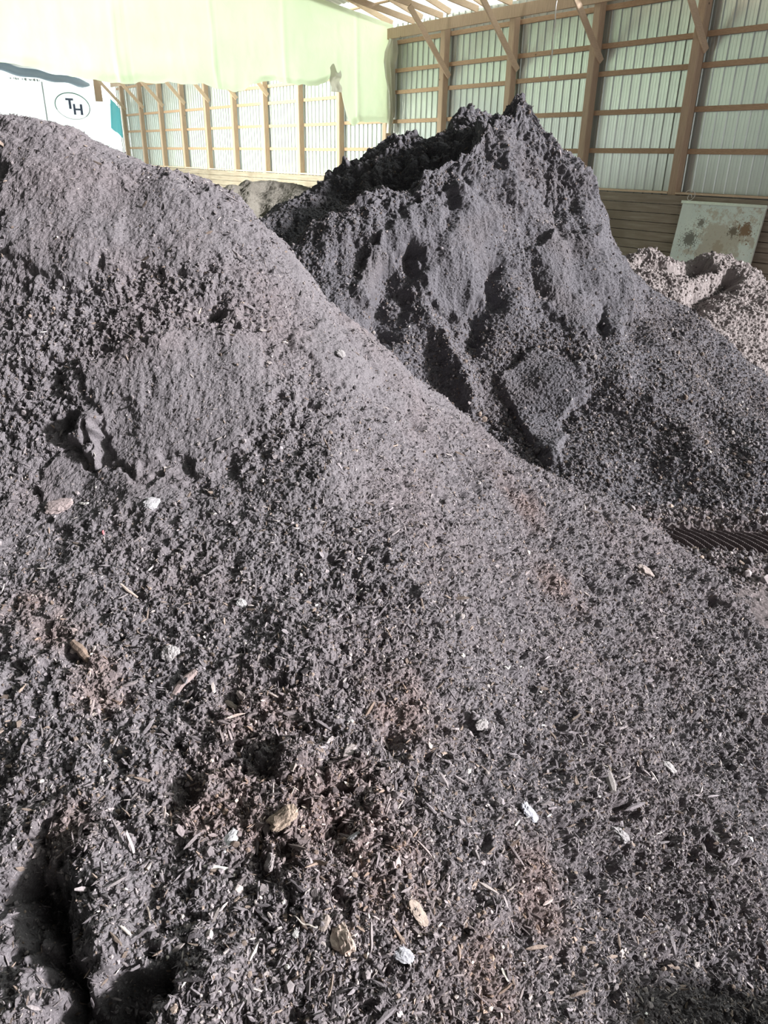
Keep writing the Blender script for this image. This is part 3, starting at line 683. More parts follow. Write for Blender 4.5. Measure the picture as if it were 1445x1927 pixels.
KNOBS = [(1.304, 8.35, 0.14, 0.26), (0.889, 9.35, 0.14, 0.36), (0.018, 9.15, 0.07, 0.3), (0.191, 9.2, 0.1, 0.12), (-0.552, 9.0, 0.05, 0.12), (0.234, 8.6, 0.08, 0.14), (0.824, 7.7, 0.07, 0.16), (-0.253, 7.1, 0.08, 0.12), (0.748, 8.3, 0.08, 0.25)]
SURVEY_TAN = [[3.058, 9.9, 1.253], [3.391, 10.1, 1.302], [3.53, 9.8, 1.236], [3.98, 10.0, 1.235], [4.248, 10.0, 1.202], [4.427, 9.9, 1.115], [4.592, 9.8, 1.016], [4.703, 9.7, 0.943], [5.083, 9.6, 0.678], [3.096, 9.2, 1.137], [3.457, 9.1, 1.009], [3.687, 9.0, 0.909], [4.1, 9.3, 0.991], [4.417, 9.0, 0.681], [3.551, 8.7, 0.72], [4.036, 8.6, 0.512], [4.275, 8.4, 0.262], [4.97, 8.6, 0.164], [3.208, 10.4, 1.133], [3.458, 11.3, 0.453], [3.541, 10.6, 1.182], [3.791, 11.5, 0.502], [3.68, 10.3, 1.116], [3.93, 11.2, 0.436], [4.13, 10.5, 1.115], [4.38, 11.4, 0.435], [4.398, 10.5, 1.082], [4.648, 11.4, 0.402], [4.577, 10.4, 0.995], [4.827, 11.3, 0.315], [4.742, 10.3, 0.896], [4.992, 11.2, 0.216], [4.853, 10.2, 0.823], [5.103, 11.1, 0.143], [5.233, 10.1, 0.558], [5.483, 11.0, -0.122], [1.5, 9.6, 0.4], [2, 8.4, 0.2], [4.5, 7.2, -0.15], [6.2, 8.2, -0.2], [6.5, 10, -0.1], [3, 12.3, -0.2], [5.5, 12, -0.3]]
TAN_GULLIES = [([(3.069, 9.45), (3.505, 9.5), (3.862, 9.8)], 0.16, 0.28), ([(3.453, 8.8), (3.761, 9.15), (4.173, 9.55)], 0.13, 0.26), ([(3.077, 9.7), (3.343, 9.6)], 0.1, 0.12)]
SURVEY_FAR = [[-3.388, 15.8, 1.615], [-3.198, 16.2, 1.777], [-3.001, 16.6, 1.878], [-2.766, 16.8, 1.868], [-2.47, 17.0, 1.859], [-2.167, 17.2, 1.839], [-1.858, 17.4, 1.737], [-1.522, 17.4, 1.619], [-3.024, 15.2, 1.462], [-2.693, 15.6, 1.495], [-2.261, 16.2, 1.621], [-2.596, 14.4, 1.274], [-2.304, 15.0, 1.349], [-2.899, 14.0, 1.226], [-3.388, 16.6, 1.365], [-3.588, 18.0, 0.115], [-3.198, 17.0, 1.527], [-3.398, 18.4, 0.277], [-3.001, 17.4, 1.628], [-3.201, 18.8, 0.378], [-2.766, 17.6, 1.618], [-2.966, 19.0, 0.368], [-2.47, 17.8, 1.609], [-2.67, 19.2, 0.359], [-2.167, 18.0, 1.589], [-2.367, 19.4, 0.339], [-1.858, 18.2, 1.487], [-2.058, 19.6, 0.237], [-1.522, 18.2, 1.369], [-1.722, 19.6, 0.119], [-5.2, 15, 0.2], [-5, 17.5, 0.1], [-3, 12.5, 0.2], [-1, 13.5, 0.4], [0.5, 16.5, 0.5], [-1, 20, -0.2], [-4, 20, -0.3]]
FAR_GULLIES = [([(-2.952, 16.3), (-2.779, 14.8)], 0.18, 0.16), ([(-2.538, 16.7), (-2.422, 15.0)], 0.2, 0.2), ([(-2.187, 16.9), (-2.159, 15.8)], 0.15, 0.12), ([(-3.199, 15.9), (-3.003, 14.8)], 0.12, 0.08)]
BROWN = [([-1.105, 2.021, 1.001], 0.06), ([-0.981, 1.913, 0.978], 0.05), ([-0.825, 1.779, 0.944], 0.05), ([-0.764, 1.681, 0.928], 0.05), ([-0.217, 1.315, 0.839], 0.07), ([-0.095, 1.405, 0.853], 0.08), ([0.014, 1.233, 0.783], 0.08), ([-0.343, 1.648, 0.929], 0.08), ([0.404, 1.39, 0.621], 0.07), ([0.419, 1.297, 0.583], 0.06), ([0.231, 1.076, 0.645], 0.08), ([-0.409, 1.386, 0.863], 0.08), ([0.778, 2.899, 0.604], 0.1), ([0.068, 1.719, 0.881], 0.08), ([0.67, 3.374, 0.773], 0.1), ([-0.744, 1.297, 0.845], 0.05)]
ITEMS = [
    ('lump', 'stone', -0.064, 1.08, 0.0714, 0.0414, 0.0249, -60, (0.42, 0.33, 0.28), 'tan flat stone near the bottom centre of the heap, the largest there', 'stone'),
    ('lump', 'stone', -0.344, 1.278, 0.0677, 0.0276, 0.011, 80, (0.42, 0.41, 0.43), 'pale grey upright flat stone left of the bottom centre', 'stone'),
    ('lump', 'bark_chunk', -0.223, 1.312, 0.0738, 0.0458, 0.0229, 25, (0.3, 0.23, 0.18), 'tan bark chunk lying above the tan flat stone', 'bark'),
    ('lump', 'clod', 0.303, 1.775, 0.0445, 0.0286, 0.02, 30, (0.24, 0.22, 0.22), 'pale grey clod at the right edge of a dark hole', 'clod'),
    ('lump', 'stone', 0.414, 1.558, 0.0594, 0.0416, 0.0208, -45, (0.26, 0.26, 0.29), 'bluish grey rounded stone right of centre', 'stone'),
    ('lump', 'clod', -0.624, 1.846, 0.0504, 0.0473, 0.0236, 10, (0.3, 0.28, 0.28), 'round pale grey clod above the split bark stick', 'clod'),
    ('stick', 'bark_stick', -0.56, 1.737, 0.1029, 0.0257, 0.0129, 52, (0.3, 0.235, 0.225), 'thick pinkish split bark stick slanting up to the right', 'stick'),
    ('stick', 'wood_chip', -0.413, 1.681, 0.0562, 0.0192, 0.0096, -35, (0.27, 0.22, 0.19), 'brown leaf-shaped wood chip right of the split bark stick', 'wood chip'),
    ('stick', 'twig', -0.813, 2.077, 0.0717, 0.0085, 0.0077, -25, (0.36, 0.29, 0.25), 'short straight tan twig on the left slope', 'twig'),
    ('stick', 'rotten_branch', -0.879, 1.838, 0.1038, 0.0267, 0.016, -47, (0.22, 0.16, 0.125), 'crumbling brown rotten branch slanting down on the left slope', 'branch'),
    ('stick', 'plastic_strip', -0.974, 2.339, 0.0297, 0.0074, 0.0045, -60, (0.75, 0.22, 0.24), 'tiny pink plastic strip below the wide pale pink clod', 'plastic strip'),
    ('stick', 'wood_splinter', -1.095, 2.5, 0.0427, 0.0117, 0.0058, -18, (0.6, 0.57, 0.54), 'short white wood splinter beside the pale pink clod', 'splinter'),
    ('lump', 'clod', -1.185, 2.492, 0.0932, 0.0699, 0.021, 0, (0.29, 0.235, 0.23), 'wide pale pink clod pressed in the left slope', 'clod'),
    ('lump', 'clod', -0.828, 2.443, 0.0533, 0.0457, 0.0137, 0, (0.31, 0.3, 0.31), 'pale bluish clod under the smooth slump at left', 'clod'),
    ('curl', 'curled_stalk', -0.15, 1.099, 0.051, 0.0035, 0.0035, 5, (0.38, 0.34, 0.3), 'thin curved dry stem left of the tan flat stone', 'stem'),
    ('lump', 'pebble', -0.171, 1.084, 0.0184, 0.0138, 0.0097, 80, (0.34, 0.33, 0.32), 'small pale pebble under the curved dry stem', 'pebble'),
    ('stick', 'dry_leaf', -0.368, 1.214, 0.0561, 0.0085, 0.0026, -8, (0.62, 0.59, 0.54), 'whitish shrivelled dry leaf near the bottom left', 'leaf'),
    ('lump', 'stone', -0.239, 1.226, 0.0368, 0.0257, 0.0154, 80, (0.25, 0.22, 0.22), 'small round grey stone right of a dark pit, below the bark chunk', 'stone'),
    ('lump', 'wood_chip', -0.053, 1.293, 0.038, 0.0203, 0.0081, 30, (0.28, 0.275, 0.29), 'bluish grey chip near the middle of the lower slope', 'wood chip'),
    ('lump', 'bark_chunk', 0.092, 1.155, 0.053, 0.0265, 0.0106, -48, (0.27, 0.215, 0.18), 'long tan bark piece to the right of the tan flat stone', 'bark'),
    ('lump', 'clod', 0.063, 1.08, 0.0441, 0.0302, 0.0151, -25, (0.28, 0.28, 0.3), 'bluish grey clod right of the tan flat stone', 'clod'),
    ('stick', 'twig', -0.5, 1.121, 0.0515, 0.0047, 0.0042, -60, (0.26, 0.22, 0.19), 'thin dark twig near the bottom left corner', 'twig'),
    ('stick', 'twig', -0.527, 1.061, 0.0296, 0.0057, 0.0046, -35, (0.42, 0.38, 0.34), 'short pale twig below the thin dark twig at bottom left', 'twig'),
    ('lump', 'stone', 1.04, 2.077, 0.0573, 0.0382, 0.0229, -40, (0.25, 0.235, 0.235), 'grey pointed stone on the right slope', 'stone'),
    ('lump', 'clod', 1.149, 1.883, 0.0579, 0.0362, 0.0217, -55, (0.22, 0.205, 0.21), 'grey clod right of a dark slot on the far right slope', 'clod'),
    ('lump', 'pebble', 1.275, 1.883, 0.0238, 0.0201, 0.0141, 0, (0.46, 0.45, 0.46), 'small whitish pebble near the right edge', 'pebble'),
    ('lump', 'clod', 1.378, 3.482, 0.0898, 0.073, 0.0365, 0, (0.26, 0.215, 0.2), 'tan rounded clod on the upper right slope', 'clod'),
    ('lump', 'pebble', -0.447, 2.036, 0.0302, 0.0269, 0.0161, 0, (0.31, 0.3, 0.3), 'round pale pebble on the middle of the left slope', 'pebble'),
    ('curl', 'curled_root', 0.43, 2.148, 0.0294, 0.0055, 0.0055, 20, (0.55, 0.52, 0.47), 'tiny white curled root right of centre', 'root'),
    ('stick', 'wood_splinter', 0.758, 1.902, 0.0387, 0.0088, 0.0044, -25, (0.52, 0.48, 0.42), 'small white splinter on the right slope', 'splinter'),
    ('lump', 'clod', 0.722, 1.652, 0.0548, 0.0451, 0.0271, -40, (0.23, 0.215, 0.22), 'crumbly grey clod under a dark pit on the right slope', 'clod'),
    ('stick', 'bark_stick', 0.737, 1.827, 0.0925, 0.0274, 0.0164, 85, (0.19, 0.17, 0.165), 'dark upright bark piece on the right slope', 'bark'),
    ('lump', 'clod', -0.079, 1.536, 0.0533, 0.0224, 0.0135, 70, (0.24, 0.205, 0.2), 'long brownish clod at the centre of the lower slope', 'clod'),
    ('lump', 'clod', -0.112, 1.106, 0.0349, 0.0186, 0.0093, 70, (0.23, 0.19, 0.17), 'small brown clod directly above the tan flat stone', 'clod'),
    ('stick', 'wood_splinter', 0.292, 1.102, 0.0289, 0.0072, 0.0036, -55, (0.55, 0.5, 0.44), 'pale splinter near the bottom edge, right of centre', 'splinter'),
    ('lump', 'pebble', -0.204, 3.243, 0.037, 0.03, 0.018, 0, (0.24, 0.225, 0.225), 'pale pebble on the smooth slump below the ridge', 'pebble'),
]


# loose pieces: splinters, flakes and crumbs
def tmpl_splinter():
    V, F = tube_vf([(-.5, 0, 0), (-.18, .06, .03), (.2, .05, .02), (.5, -.04, 0)], [.45, 1, .95, .3], 4)
    V[:, 1] *= .12; V[:, 2] *= .08
    return V, np.concatenate([F[:, [0, 1, 2]], F[:, [0, 2, 3]], [[0, 1, 2], [0, 2, 3], [12, 14, 13], [12, 15, 14]]])
def tmpl_flake():
    a = np.array([0, 1.1, 2.0, 3.2, 4.3, 5.4]); r = np.array([.5, .42, .3, .5, .38, .33])
    V = np.concatenate([np.column_stack([r * np.cos(a), r * np.sin(a) * .7, np.full(6, h)]) for h in (-.06, .06)])
    F = [[i, (i + 1) % 6, 6 + (i + 1) % 6] for i in range(6)] + [[i, 6 + (i + 1) % 6, 6 + i] for i in range(6)] + [[6, 6 + i, 7 + i] for i in range(1, 5)] + [[0, i + 1, i] for i in range(1, 5)]
    return V, np.array(F)
def tmpl_crumb():
    p_ = (1 + 5 ** .5) / 2
    V = np.array([(-1, p_, 0), (1, p_, 0), (-1, -p_, 0), (1, -p_, 0), (0, -1, p_), (0, 1, p_), (0, -1, -p_), (0, 1, -p_), (p_, 0, -1), (p_, 0, 1), (-p_, 0, -1), (-p_, 0, 1)]) / 3.8
    F = np.array([(0, 11, 5), (0, 5, 1), (0, 1, 7), (0, 7, 10), (0, 10, 11), (1, 5, 9), (5, 11, 4), (11, 10, 2), (10, 7, 6), (7, 1, 8), (3, 9, 4), (3, 4, 2), (3, 2, 6), (3, 6, 8), (3, 8, 9), (4, 9, 5), (2, 4, 11), (6, 2, 10), (8, 6, 7), (9, 8, 1)])
    return V, F
def scatter(P, Nn, size, kind, tilt=0.5, sink=0.0):
    tv, tf = {'s': tmpl_splinter, 'f': tmpl_flake, 'c': tmpl_crumb}[kind]()
    k = len(P)
    th_ = rng.uniform(0, 2 * np.pi, k)
    nn_ = Nn + rng.normal(0, tilt, (k, 3)); nn_ /= np.linalg.norm(nn_, axis=1, keepdims=True)
    r0 = np.column_stack([np.cos(th_), np.sin(th_), rng.normal(0, .5, k)])
    X = r0 - (r0 * nn_).sum(1, keepdims=True) * nn_; X /= np.linalg.norm(X, axis=1, keepdims=True) + 1e-9
    Yv = np.cross(nn_, X)
    sc = size[:, None] * np.column_stack([rng.uniform(.7, 1.3, k), rng.uniform(.6, 1.4, k), rng.uniform(.6, 1.5, k)])
    L = tv[None] * sc[:, None, :] + rng.normal(0, .05, (k, len(tv), 3)) * size[:, None, None] * (.35 if kind == 's' else 1.0)
    V = P[:, None] + L[..., 0:1] * X[:, None] + L[..., 1:2] * Yv[:, None] + (L[..., 2:3]) * nn_[:, None] + Nn[:, None] * (size * sink)[:, None, None]
    F = tf[None] + (np.arange(k) * len(tv))[:, None, None]
    return V.reshape(-1, 3), F.reshape(-1, 3), len(tv)
def chip_cols(k, pal, w, nv_):
    pal = np.array(pal); c = pal[rng.choice(len(pal), k, p=np.array(w) / sum(w))] * rng.lognormal(0, .28, (k, 1))
    return np.repeat(np.column_stack([np.clip(c, 0.01, .75), np.ones(k)]), nv_, 0)
PAL = [(.085, .075, .080), (.125, .112, .118), (.17, .15, .152), (.16, .125, .105), (.26, .23, .22), (.5, .46, .43)]
PW = [30, 34, 20, 10, 5, .8]
def loose(parent, P, Nn, wgt, spec, pal=PAL, pw=PW, name='mulch_chips', tone=1.08, brown=None):
    Vs, Fs, Cs, n0 = [], [], [], 0
    p_ = wgt / wgt.sum()
    for kind, cnt, s0, sg, smax, tl, sk in spec:
        ix = rng.choice(len(P), cnt, p=p_)
        dist = np.linalg.norm(P[ix] - [0, 0, EYE], axis=1)
        size = np.clip(s0 * rng.lognormal(0, sg, cnt), .003, smax)
        size = np.maximum(size, dist * .0016)
        V, F, nv_ = scatter(P[ix], Nn[ix], size, kind, tl, sk)
        Vs.append(V); Fs.append(F + n0); cc = chip_cols(cnt, np.array(pal) * tone, pw, nv_)
        if brown is not None: cc[:, :3] *= 1 + np.repeat(brown[ix], nv_)[:, None] * np.array([.20, .07, .0])
        Cs.append(cc); n0 += len(V)
    o = mesh_np(name, np.concatenate(Vs), np.concatenate(Fs), M['chips'], False, parent, {'col': np.concatenate(Cs)})
    o['kind'] = 'stuff'
    return o
def gauss_sum(P, pts, amp):
    out = np.zeros(len(P))
    for (c, r) in pts:
        d2 = ((P - np.array(c)) ** 2).sum(1); out += np.exp(-d2 / (2 * r * r))
    return out * amp

def cut_faces(F, V, zmin=-0.06):
    return F[(V[F][:, :, 2] > zmin).any(1)]

# --- left heap with its foot running under the viewer
fA = survey(SURVEY_LEFT)
NC, NR = 1400, 1500
P = heap_grid(fA, -50, 62, 0.32, 6.0, NC, NR)
Nn = grid_normals(P, NR, NC)
xz = P[:, [0, 2]]
front = (P[:, 1] < 3.98)
rough = 0.55 + 0.45 * smooth01(P[:, 2], 1.35, 1.0)
lob = np.zeros(len(P)); smo = np.zeros(len(P))
wob = np.column_stack([0.045 * vnoise(P * 9, 51) + .02 * vnoise(P * 30, 53), 0.045 * vnoise(P * 9, 52) + .02 * vnoise(P * 30, 54)])
for k, L in enumerate(LOBES_LEFT):
    sdv = poly_sd(xz + wob, L)
    fwt = (P[:, 1] > 2.2) & front
    a = smooth01(sdv, -0.004, 0.03) * fwt
    lob += a * (0.022 if k != 4 else .05); smo = np.maximum(smo, smooth01(sdv, -.005, .05) * fwt)
rough = rough * (1 - .72 * smo)
for c, r in [(q, .16) for q in ROUGH_SPOTS]:
    rough += .28 * np.exp(-((P - np.array(c)) ** 2).sum(1) / (2 * r * r)) * (1 - .5 * smo)
rough = np.clip(rough + .25 * vnoise(P * 3, 60) - .22 * smooth01(P[:, 0], .1, -.5) * (P[:, 2] < 1.3) + .35 * smooth01(P[:, 0], 0, .9), .34, 1.6)
D = lob.copy()
D += .022 * vnoise(P * 4.2, 1) + .010 * vnoise(P * [10, 10, 6], 2)
flute = .6 * vnoise(P * [16, 9, 2.2], 3) + .8 * vnoise(P * [36, 20, 5], 4) + .7 * vnoise(P * [75, 40, 11], 18)
steep = smooth01(P[:, 2], 1.1, 1.5)
D += .0036 * flute * steep
D += rough * (.013 * vnoise(P * 24, 5) + .010 * clods(P * 22, 6) + .010 * clods(P * 52, 7) + .006 * vnoise(P * 95, 8)) - .006
D += (.25 + .75 * rough) * (.0055 * clods(P * 120, 9) + .0028 * vnoise(P * 230, 10)) - .002
pit = smooth01(vnoise(P * 19, 11) * .7 + vnoise(P * 43, 12) * .6, .40, .68)
D -= .024 * pit * np.clip(rough - .35, 0, 1)
for c, r in HOLES:
    q = P - np.array(c); d = np.sqrt((q ** 2).sum(1)) * (1 + .5 * vnoise(P * 30, 13))
    D += -1.15 * r * np.exp(-(d / r) ** 2) + .45 * r * np.exp(-(((q - [1.5 * r, 0, 0]) ** 2).sum(1)) / (r * r * 1.2))
tr = seg_dist(P[:, :2] + .05 * np.column_stack([vnoise(P * 14, 14), vnoise(P * 14, 15)]) + .02 * np.column_stack([vnoise(P * 40, 16), vnoise(P * 40, 17)]), np.array(TRENCH)[:, :2])
D -= .13 * np.exp(-(tr / .042) ** 2)
trr = seg_dist(P[:, :2], np.array(TRENCH)[:, :2] + [.13, 0.02])
D += .055 * np.exp(-(trr / .07) ** 2)
V = P + Nn * D[:, None]
brown = np.zeros(len(P))
for c, r in BROWN:
    brown += np.exp(-(((P - np.array(c)) ** 2).sum(1)) / (2 * r * r))
brown = np.clip(brown * (1 + .8 * vnoise(P * 20, 19)), 0, 1)
heapA = mesh_np('compost_heap', V, cut_faces(grid_faces(NR, NC), V), M['compost'], False, None, {'brown': brown})
tag(heapA, 'large dark brown compost heap filling the foreground and rising at left', 'heap')
Nv = grid_normals(V, NR, NC)
VA, NA, RA = V, Nv, rough
vis = (V[:, 2] > -.02) & (P[:, 1] < 4.3)
w = np.where(vis, np.clip(rough, .1, 1.3) ** 1.3, 0)
loose(heapA, V, Nv, w, [('s', 95000, .0105, .5, .05, .55, .10), ('f', 60000, .0075, .5, .03, .5, .12), ('c', 70000, .0052, .5, .022, .6, .15), ('f', 2200, .015, .35, .036, .4, .2), ('s', 1800, .026, .35, .06, .4, .35)], brown=brown)

# --- big heap behind
fB = survey(SURVEY_BIG)
NC, NR = 950, 1350
P = heap_grid(fB, -18, 33, 4.6, 11.0, NC, NR)
Nn = grid_normals(P, NR, NC)
Nh = Nn.copy()
xz = P[:, [0, 2]]
face = P[:, 1] < 6.75 + .9 * smooth01(P[:, 0], -.3, 1.6) + .35
rough = np.where(P[:, 2] < 1.0, 1.0, .6)
lob = np.zeros(len(P)); smo = np.zeros(len(P))
wob = np.column_stack([.07 * vnoise(P * 5, 71) + .03 * vnoise(P * 16, 73), .07 * vnoise(P * 5, 72) + .03 * vnoise(P * 16, 74)])
for L in LOBES_BIG:
    sdv = poly_sd(xz + wob, L)
    lob += smooth01(sdv, -.01, .07) * face * .07; smo = np.maximum(smo, smooth01(sdv, -.01, .08) * face)
rough = np.clip(rough * (1 - .7 * smo) + .3 * vnoise(P * 2, 75), .15, 1.4)
D = lob
for pts, wdt_, dep in GULLIES:
    D -= (.75 if wdt_ > .08 else .45) * dep * np.exp(-(seg_dist(xz + wob, pts) / wdt_) ** 2) * face
for pts, wdt_, hgt in RIBS:
    D += hgt * np.exp(-(seg_dist(xz + wob * .5, pts) / wdt_) ** 2) * face
steep = smooth01(P[:, 2], .8, 1.2)
rim = np.exp(-((P[:, 2] - fB(P[:, :2] + [0, .35])) / .12) ** 2) * smooth01(P[:, 2], 1.5, 2.0)
top = smooth01(P[:, 2], 1.7, 2.15)
D += .06 * vnoise(P * 1.9, 20) + .035 * vnoise(P * 4.5, 21)
D += steep * (.035 * vnoise(P * [4.5, 3, .9], 22) + .014 * vnoise(P * [11, 7, 1.8], 23) + .009 * vnoise(P * [28, 16, 4], 24))
D += top * (.06 * clods(P * 4.5, 25) + .045 * clods(P * 9, 26) + .025 * clods(P * 20, 27) - .10) - .02 * steep
D += rough * (.010 * clods(P * 9, 28) + .014 * clods(P * 20, 29) + .010 * vnoise(P * 45, 30)) - .03
D += .007 * clods(P * 42, 31) + .004 * vnoise(P * 100, 32)
V = P + Nh * D[:, None]
# crumbling knobs standing up on the crest
for (cx, cy, h, r) in KNOBS:
    d = np.sqrt((P[:, 0] - cx) ** 2 + ((P[:, 1] - cy) * .8) ** 2) * (1 + .25 * vnoise(P * 7, 33))
    V[:, 2] += h * (1 - smooth01(d, r * .35, r)) * (1 + .25 * vnoise(P * 12, 34))
heapB = mesh_np('compost_heap', V, cut_faces(grid_faces(NR, NC), V), M['compost_far'], False)
tag(heapB, 'tall jagged black compost heap with a steep cut face, standing in the middle', 'heap')
Nv = grid_normals(V, NR, NC)
w = np.where((V[:, 2] > -.02), np.clip(rough, .15, 1.3) ** 1.7, 0) * np.where(P[:, 1] > 9.6, .1, 1)
loose(heapB, V, Nv, w, [('s', 24000, .018, .4, .06, .55, .1), ('f', 22000, .012, .4, .04, .5, .12), ('c', 34000, .011, .5, .05, .6, .15)], tone=.85)

# --- tan heap at the right and grey heap far back
def small_heap(S, az, r, nc, nr, mt, amp, sd_, gullies, name, label, knob=1.0):
    f = survey(S)
    P = heap_grid(f, az[0], az[1], r[0], r[1], nc, nr)
    Nn = grid_normals(P, nr, nc)
    D = amp * (.10 * vnoise(P * 1.7, sd_) + .06 * vnoise(P * 4, sd_ + 1) + .035 * clods(P * 6, sd_ + 2) + .035 * clods(P * 13, sd_ + 3) + .025 * clods(P * 27, sd_ + 7) + .02 * vnoise(P * 40, sd_ + 4)) - .03
    for pts, wd2, dep in gullies:
        D -= dep * np.exp(-(seg_dist(P[:, :2] + .06 * np.column_stack([vnoise(P * 6, sd_ + 5), vnoise(P * 6, sd_ + 6)]), pts) / wd2) ** 2)
    V = P + Nn * D[:, None]
    o = mesh_np(name, V, cut_faces(grid_faces(nr, nc), V), mt, False)
    tag(o, label, 'heap')
    return o, V, grid_normals(V, nr, nc)
tanH, V, Nv = small_heap(SURVEY_TAN, (14, 36), (7.2, 12.6), 420, 420, M['tan_soil'], .8, 80, TAN_GULLIES, 'soil_heap', 'pale tan crumbly soil heap at right below the leaning panel')
loose(tanH, V, Nv, np.where(V[:, 2] > 0, 1.0, 0), [('c', 9000, .018, .5, .07, .5, .1)], [(.20, .175, .17), (.24, .215, .21), (.15, .128, .123)], [3, 2, 1], 'loose_crumbs')
farH, V, Nv = small_heap(SURVEY_FAR, (-22, 2), (12.0, 20.0), 260, 300, M['grey_soil'], .5, 95, FAR_GULLIES, 'soil_heap', 'grey heap far back by the wall, between the two dark heaps')

# --- scraped floor with loader track prints
gx, gy = np.meshgrid(np.arange(1.2, 4.4, .0055), np.arange(2.8, 5.5, .0055))
P = np.column_stack([gx.ravel(), gy.ravel(), np.zeros(gx.size)])
edge = smooth01(np.minimum.reduce([P[:, 0] - 1.2, 4.4 - P[:, 0], P[:, 1] - 2.8, 5.5 - P[:, 1]]), 0, .4)
yc = 4.53 - .10 * (P[:, 0] - 2.0)
tw = smooth01(np.abs(P[:, 1] - yc), .17, .11) * smooth01(P[:, 0], 1.88, 2.0)
ph = (P[:, 0] + .56 * (P[:, 1] - yc) + 1.2 * (P[:, 1] - yc) ** 2 + .006 * vnoise(P * 14, 61)) / .066
saw = np.abs((ph % 1) - .5) * 2
saw = smooth01(saw, .50, .84)
scr = smooth01(vnoise(np.column_stack([P[:, 0] * 2 + P[:, 1] * 1.2, P[:, 0] * -5 + P[:, 1] * 9, P[:, 2]]) * 1.6, 62), -.2, .8)
debris = np.clip(smooth01(P[:, 1], 3.75, 4.2) + .5 * smooth01(P[:, 0], 2.0, 1.7), 0, 1) * (1 - tw)
Z = .012 + .02 * vnoise(P * 3, 63) + .010 * scr + (.25 + debris) * (.022 * clods(P * 15, 64) + .016 * clods(P * 34, 65) + .006 * vnoise(P * 80, 66))
Z += .05 * smooth01(P[:, 1], 4.6, 4.75) * smooth01(P[:, 1], 5.1, 4.8)
Z = Z * (1 - tw) + tw * (-.02 + .062 * saw)
P[:, 2] = Z * edge - .05 * (1 - edge)
dirt = mesh_np('packed_dirt', P, grid_faces(*gx.shape), M['floor_dirt'], False)
tag(dirt, 'scraped brown dirt with loader track prints between the heaps', 'dirt', kind='stuff')
Nv = grid_normals(P, *gx.shape)
loose(dirt, P, Nv, np.clip(debris, .03, 1) * edge, [('c', 9000, .012, .6, .06, .6, .15), ('s', 5000, .022, .4, .06, .5, .1)], name='loose_crumbs')

# ------------------------------------------------------------------ single pieces lying on the left heap
def on_heap(x, y):
    """nearest point of the left heap and its smoothed normal"""
    d = (VA[:, 0] - x) ** 2 + (VA[:, 1] - y) ** 2
    ix = np.argpartition(d, 60)[:60]
    nrm = NA[ix].mean(0); nrm /= np.linalg.norm(nrm)
    p = VA[ix].mean(0)
    p = p + nrm * max(0, np.percentile((VA[ix] - p) @ nrm, 80))
    return p, nrm
PIECES = {}
def piece_mat(col):
    key = tuple(round(c, 3) for c in col)
    if key not in PIECES:
        PIECES[key] = plain('piece_surface', col, .85, 0, .22, 90, .002, 200)
    return PIECES[key]
def frame_on(nrm, ang):
    """axes on the surface; ang turns the long axis from the viewer's right towards up-slope"""
    r = np.array([1.0, 0, 0]); r = r - (r @ nrm) * nrm; r /= np.linalg.norm(r)
    u_ = np.cross(nrm, r)
    a = math.radians(ang)
    return math.cos(a) * r + math.sin(a) * u_, -math.sin(a) * r + math.cos(a) * u_, nrm
def place(name, V, F, x, y, ang, lift, col, label, cat, group=None):
    p, nrm = on_heap(x, y)
    X, Y, Zv = frame_on(nrm, ang)
    o = mesh_np(name, V, F, piece_mat(tuple(c * .88 for c in col)), False)
    mt = Matrix(((X[0], Y[0], Zv[0], 0), (X[1], Y[1], Zv[1], 0), (X[2], Y[2], Zv[2], 0), (0, 0, 0, 1)))
    mt.translation = Vector(p + nrm * lift)
    o.matrix_world = mt
    return tag(o, label, cat, group)
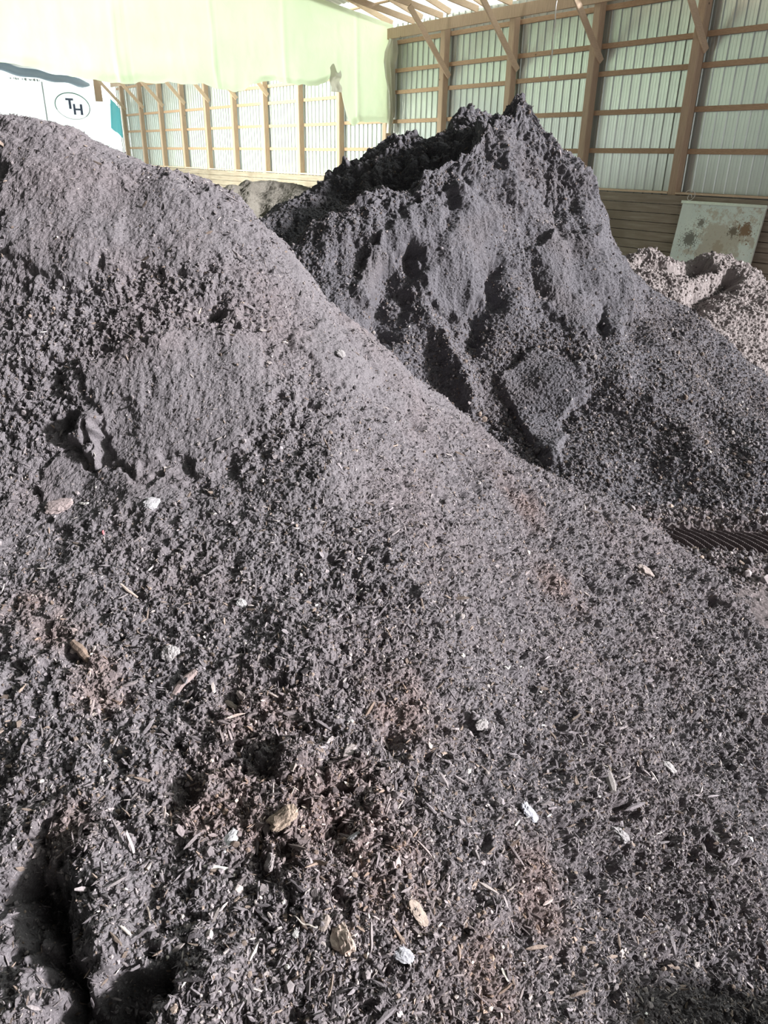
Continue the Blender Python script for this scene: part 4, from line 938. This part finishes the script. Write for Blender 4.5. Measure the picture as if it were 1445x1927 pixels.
def lump_vf(L, Wd, Ht, seed, ang=.35):
    """irregular stone or clod"""
    bmv, bmf = tmpl_crumb()
    V = bmv / np.linalg.norm(bmv, axis=1, keepdims=True); F = bmf
    for _ in range(3):
        e = {}; nf = []; Vl = list(V)
        def midp(a, b):
            k = (min(a, b), max(a, b))
            if k not in e:
                q = Vl[a] + Vl[b]; Vl.append(q / np.linalg.norm(q)); e[k] = len(Vl) - 1
            return e[k]
        for a, b, c in F:
            ab, bc, ca = midp(a, b), midp(b, c), midp(c, a)
            nf += [(a, ab, ca), (b, bc, ab), (c, ca, bc), (ab, bc, ca)]
        V, F = np.array(Vl), np.array(nf)
    r = 1 + ang * vnoise(V * 1.3 + seed * 7.1, seed) + .5 * ang * vnoise(V * 3.1 + seed, seed + 1) + .15 * vnoise(V * 7, seed + 2)
    V = V * r[:, None]
    V = np.sign(V) * np.abs(V) ** .85
    return V * [L / 2, Wd / 2, Ht / 2], F
def stick_vf(L, rad, seed, bend=.08, n=14, flat_=1.0):
    t_ = np.linspace(-.5, .5, n)
    pts = np.column_stack([t_ * L, bend * L * vnoise(np.column_stack([t_ * 2 + seed, t_ * 0, t_ * 0]), seed), .4 * bend * L * vnoise(np.column_stack([t_ * 3 + seed, t_ * 0, t_ * 0]), seed + 1)])
    V, F = tube_vf(pts, rad * (.75 + .35 * np.sin((t_ + .5) * np.pi)) * (1 + .15 * vnoise(np.column_stack([t_ * 9, t_ * 0, t_ * 0]), seed + 2)), 7)
    c0, c1 = len(V), len(V) + 1
    V = np.vstack([V, pts[0], pts[-1]])
    V[:, 2] *= flat_
    caps = [[j, c0, (j + 1) % 7, (j + 1) % 7] for j in range(7)]
    T3 = np.concatenate([F[:, [0, 1, 2]], F[:, [0, 2, 3]], np.array([[(j + 1) % 7, j, c0] for j in range(7)]), np.array([[(n - 1) * 7 + j, (n - 1) * 7 + (j + 1) % 7, c1] for j in range(7)])])
    return V, T3
for k, (kind, name, x, y, L, Wd, Ht, ang, col, label, cat) in enumerate(ITEMS):
    if kind == 'lump': V, F = lump_vf(L, Wd, Ht, 100 + k); lift = Ht * .38
    elif kind == 'stick': V, F = stick_vf(L, Wd / 2, 200 + k, .06, 14, Ht / Wd); lift = Ht * .5
    else: V, F = stick_vf(L, Wd / 2, 300 + k, .45, 24, 1.0); lift = Wd * .8
    place(name, V, F, x, y, ang, lift, col, label, cat)
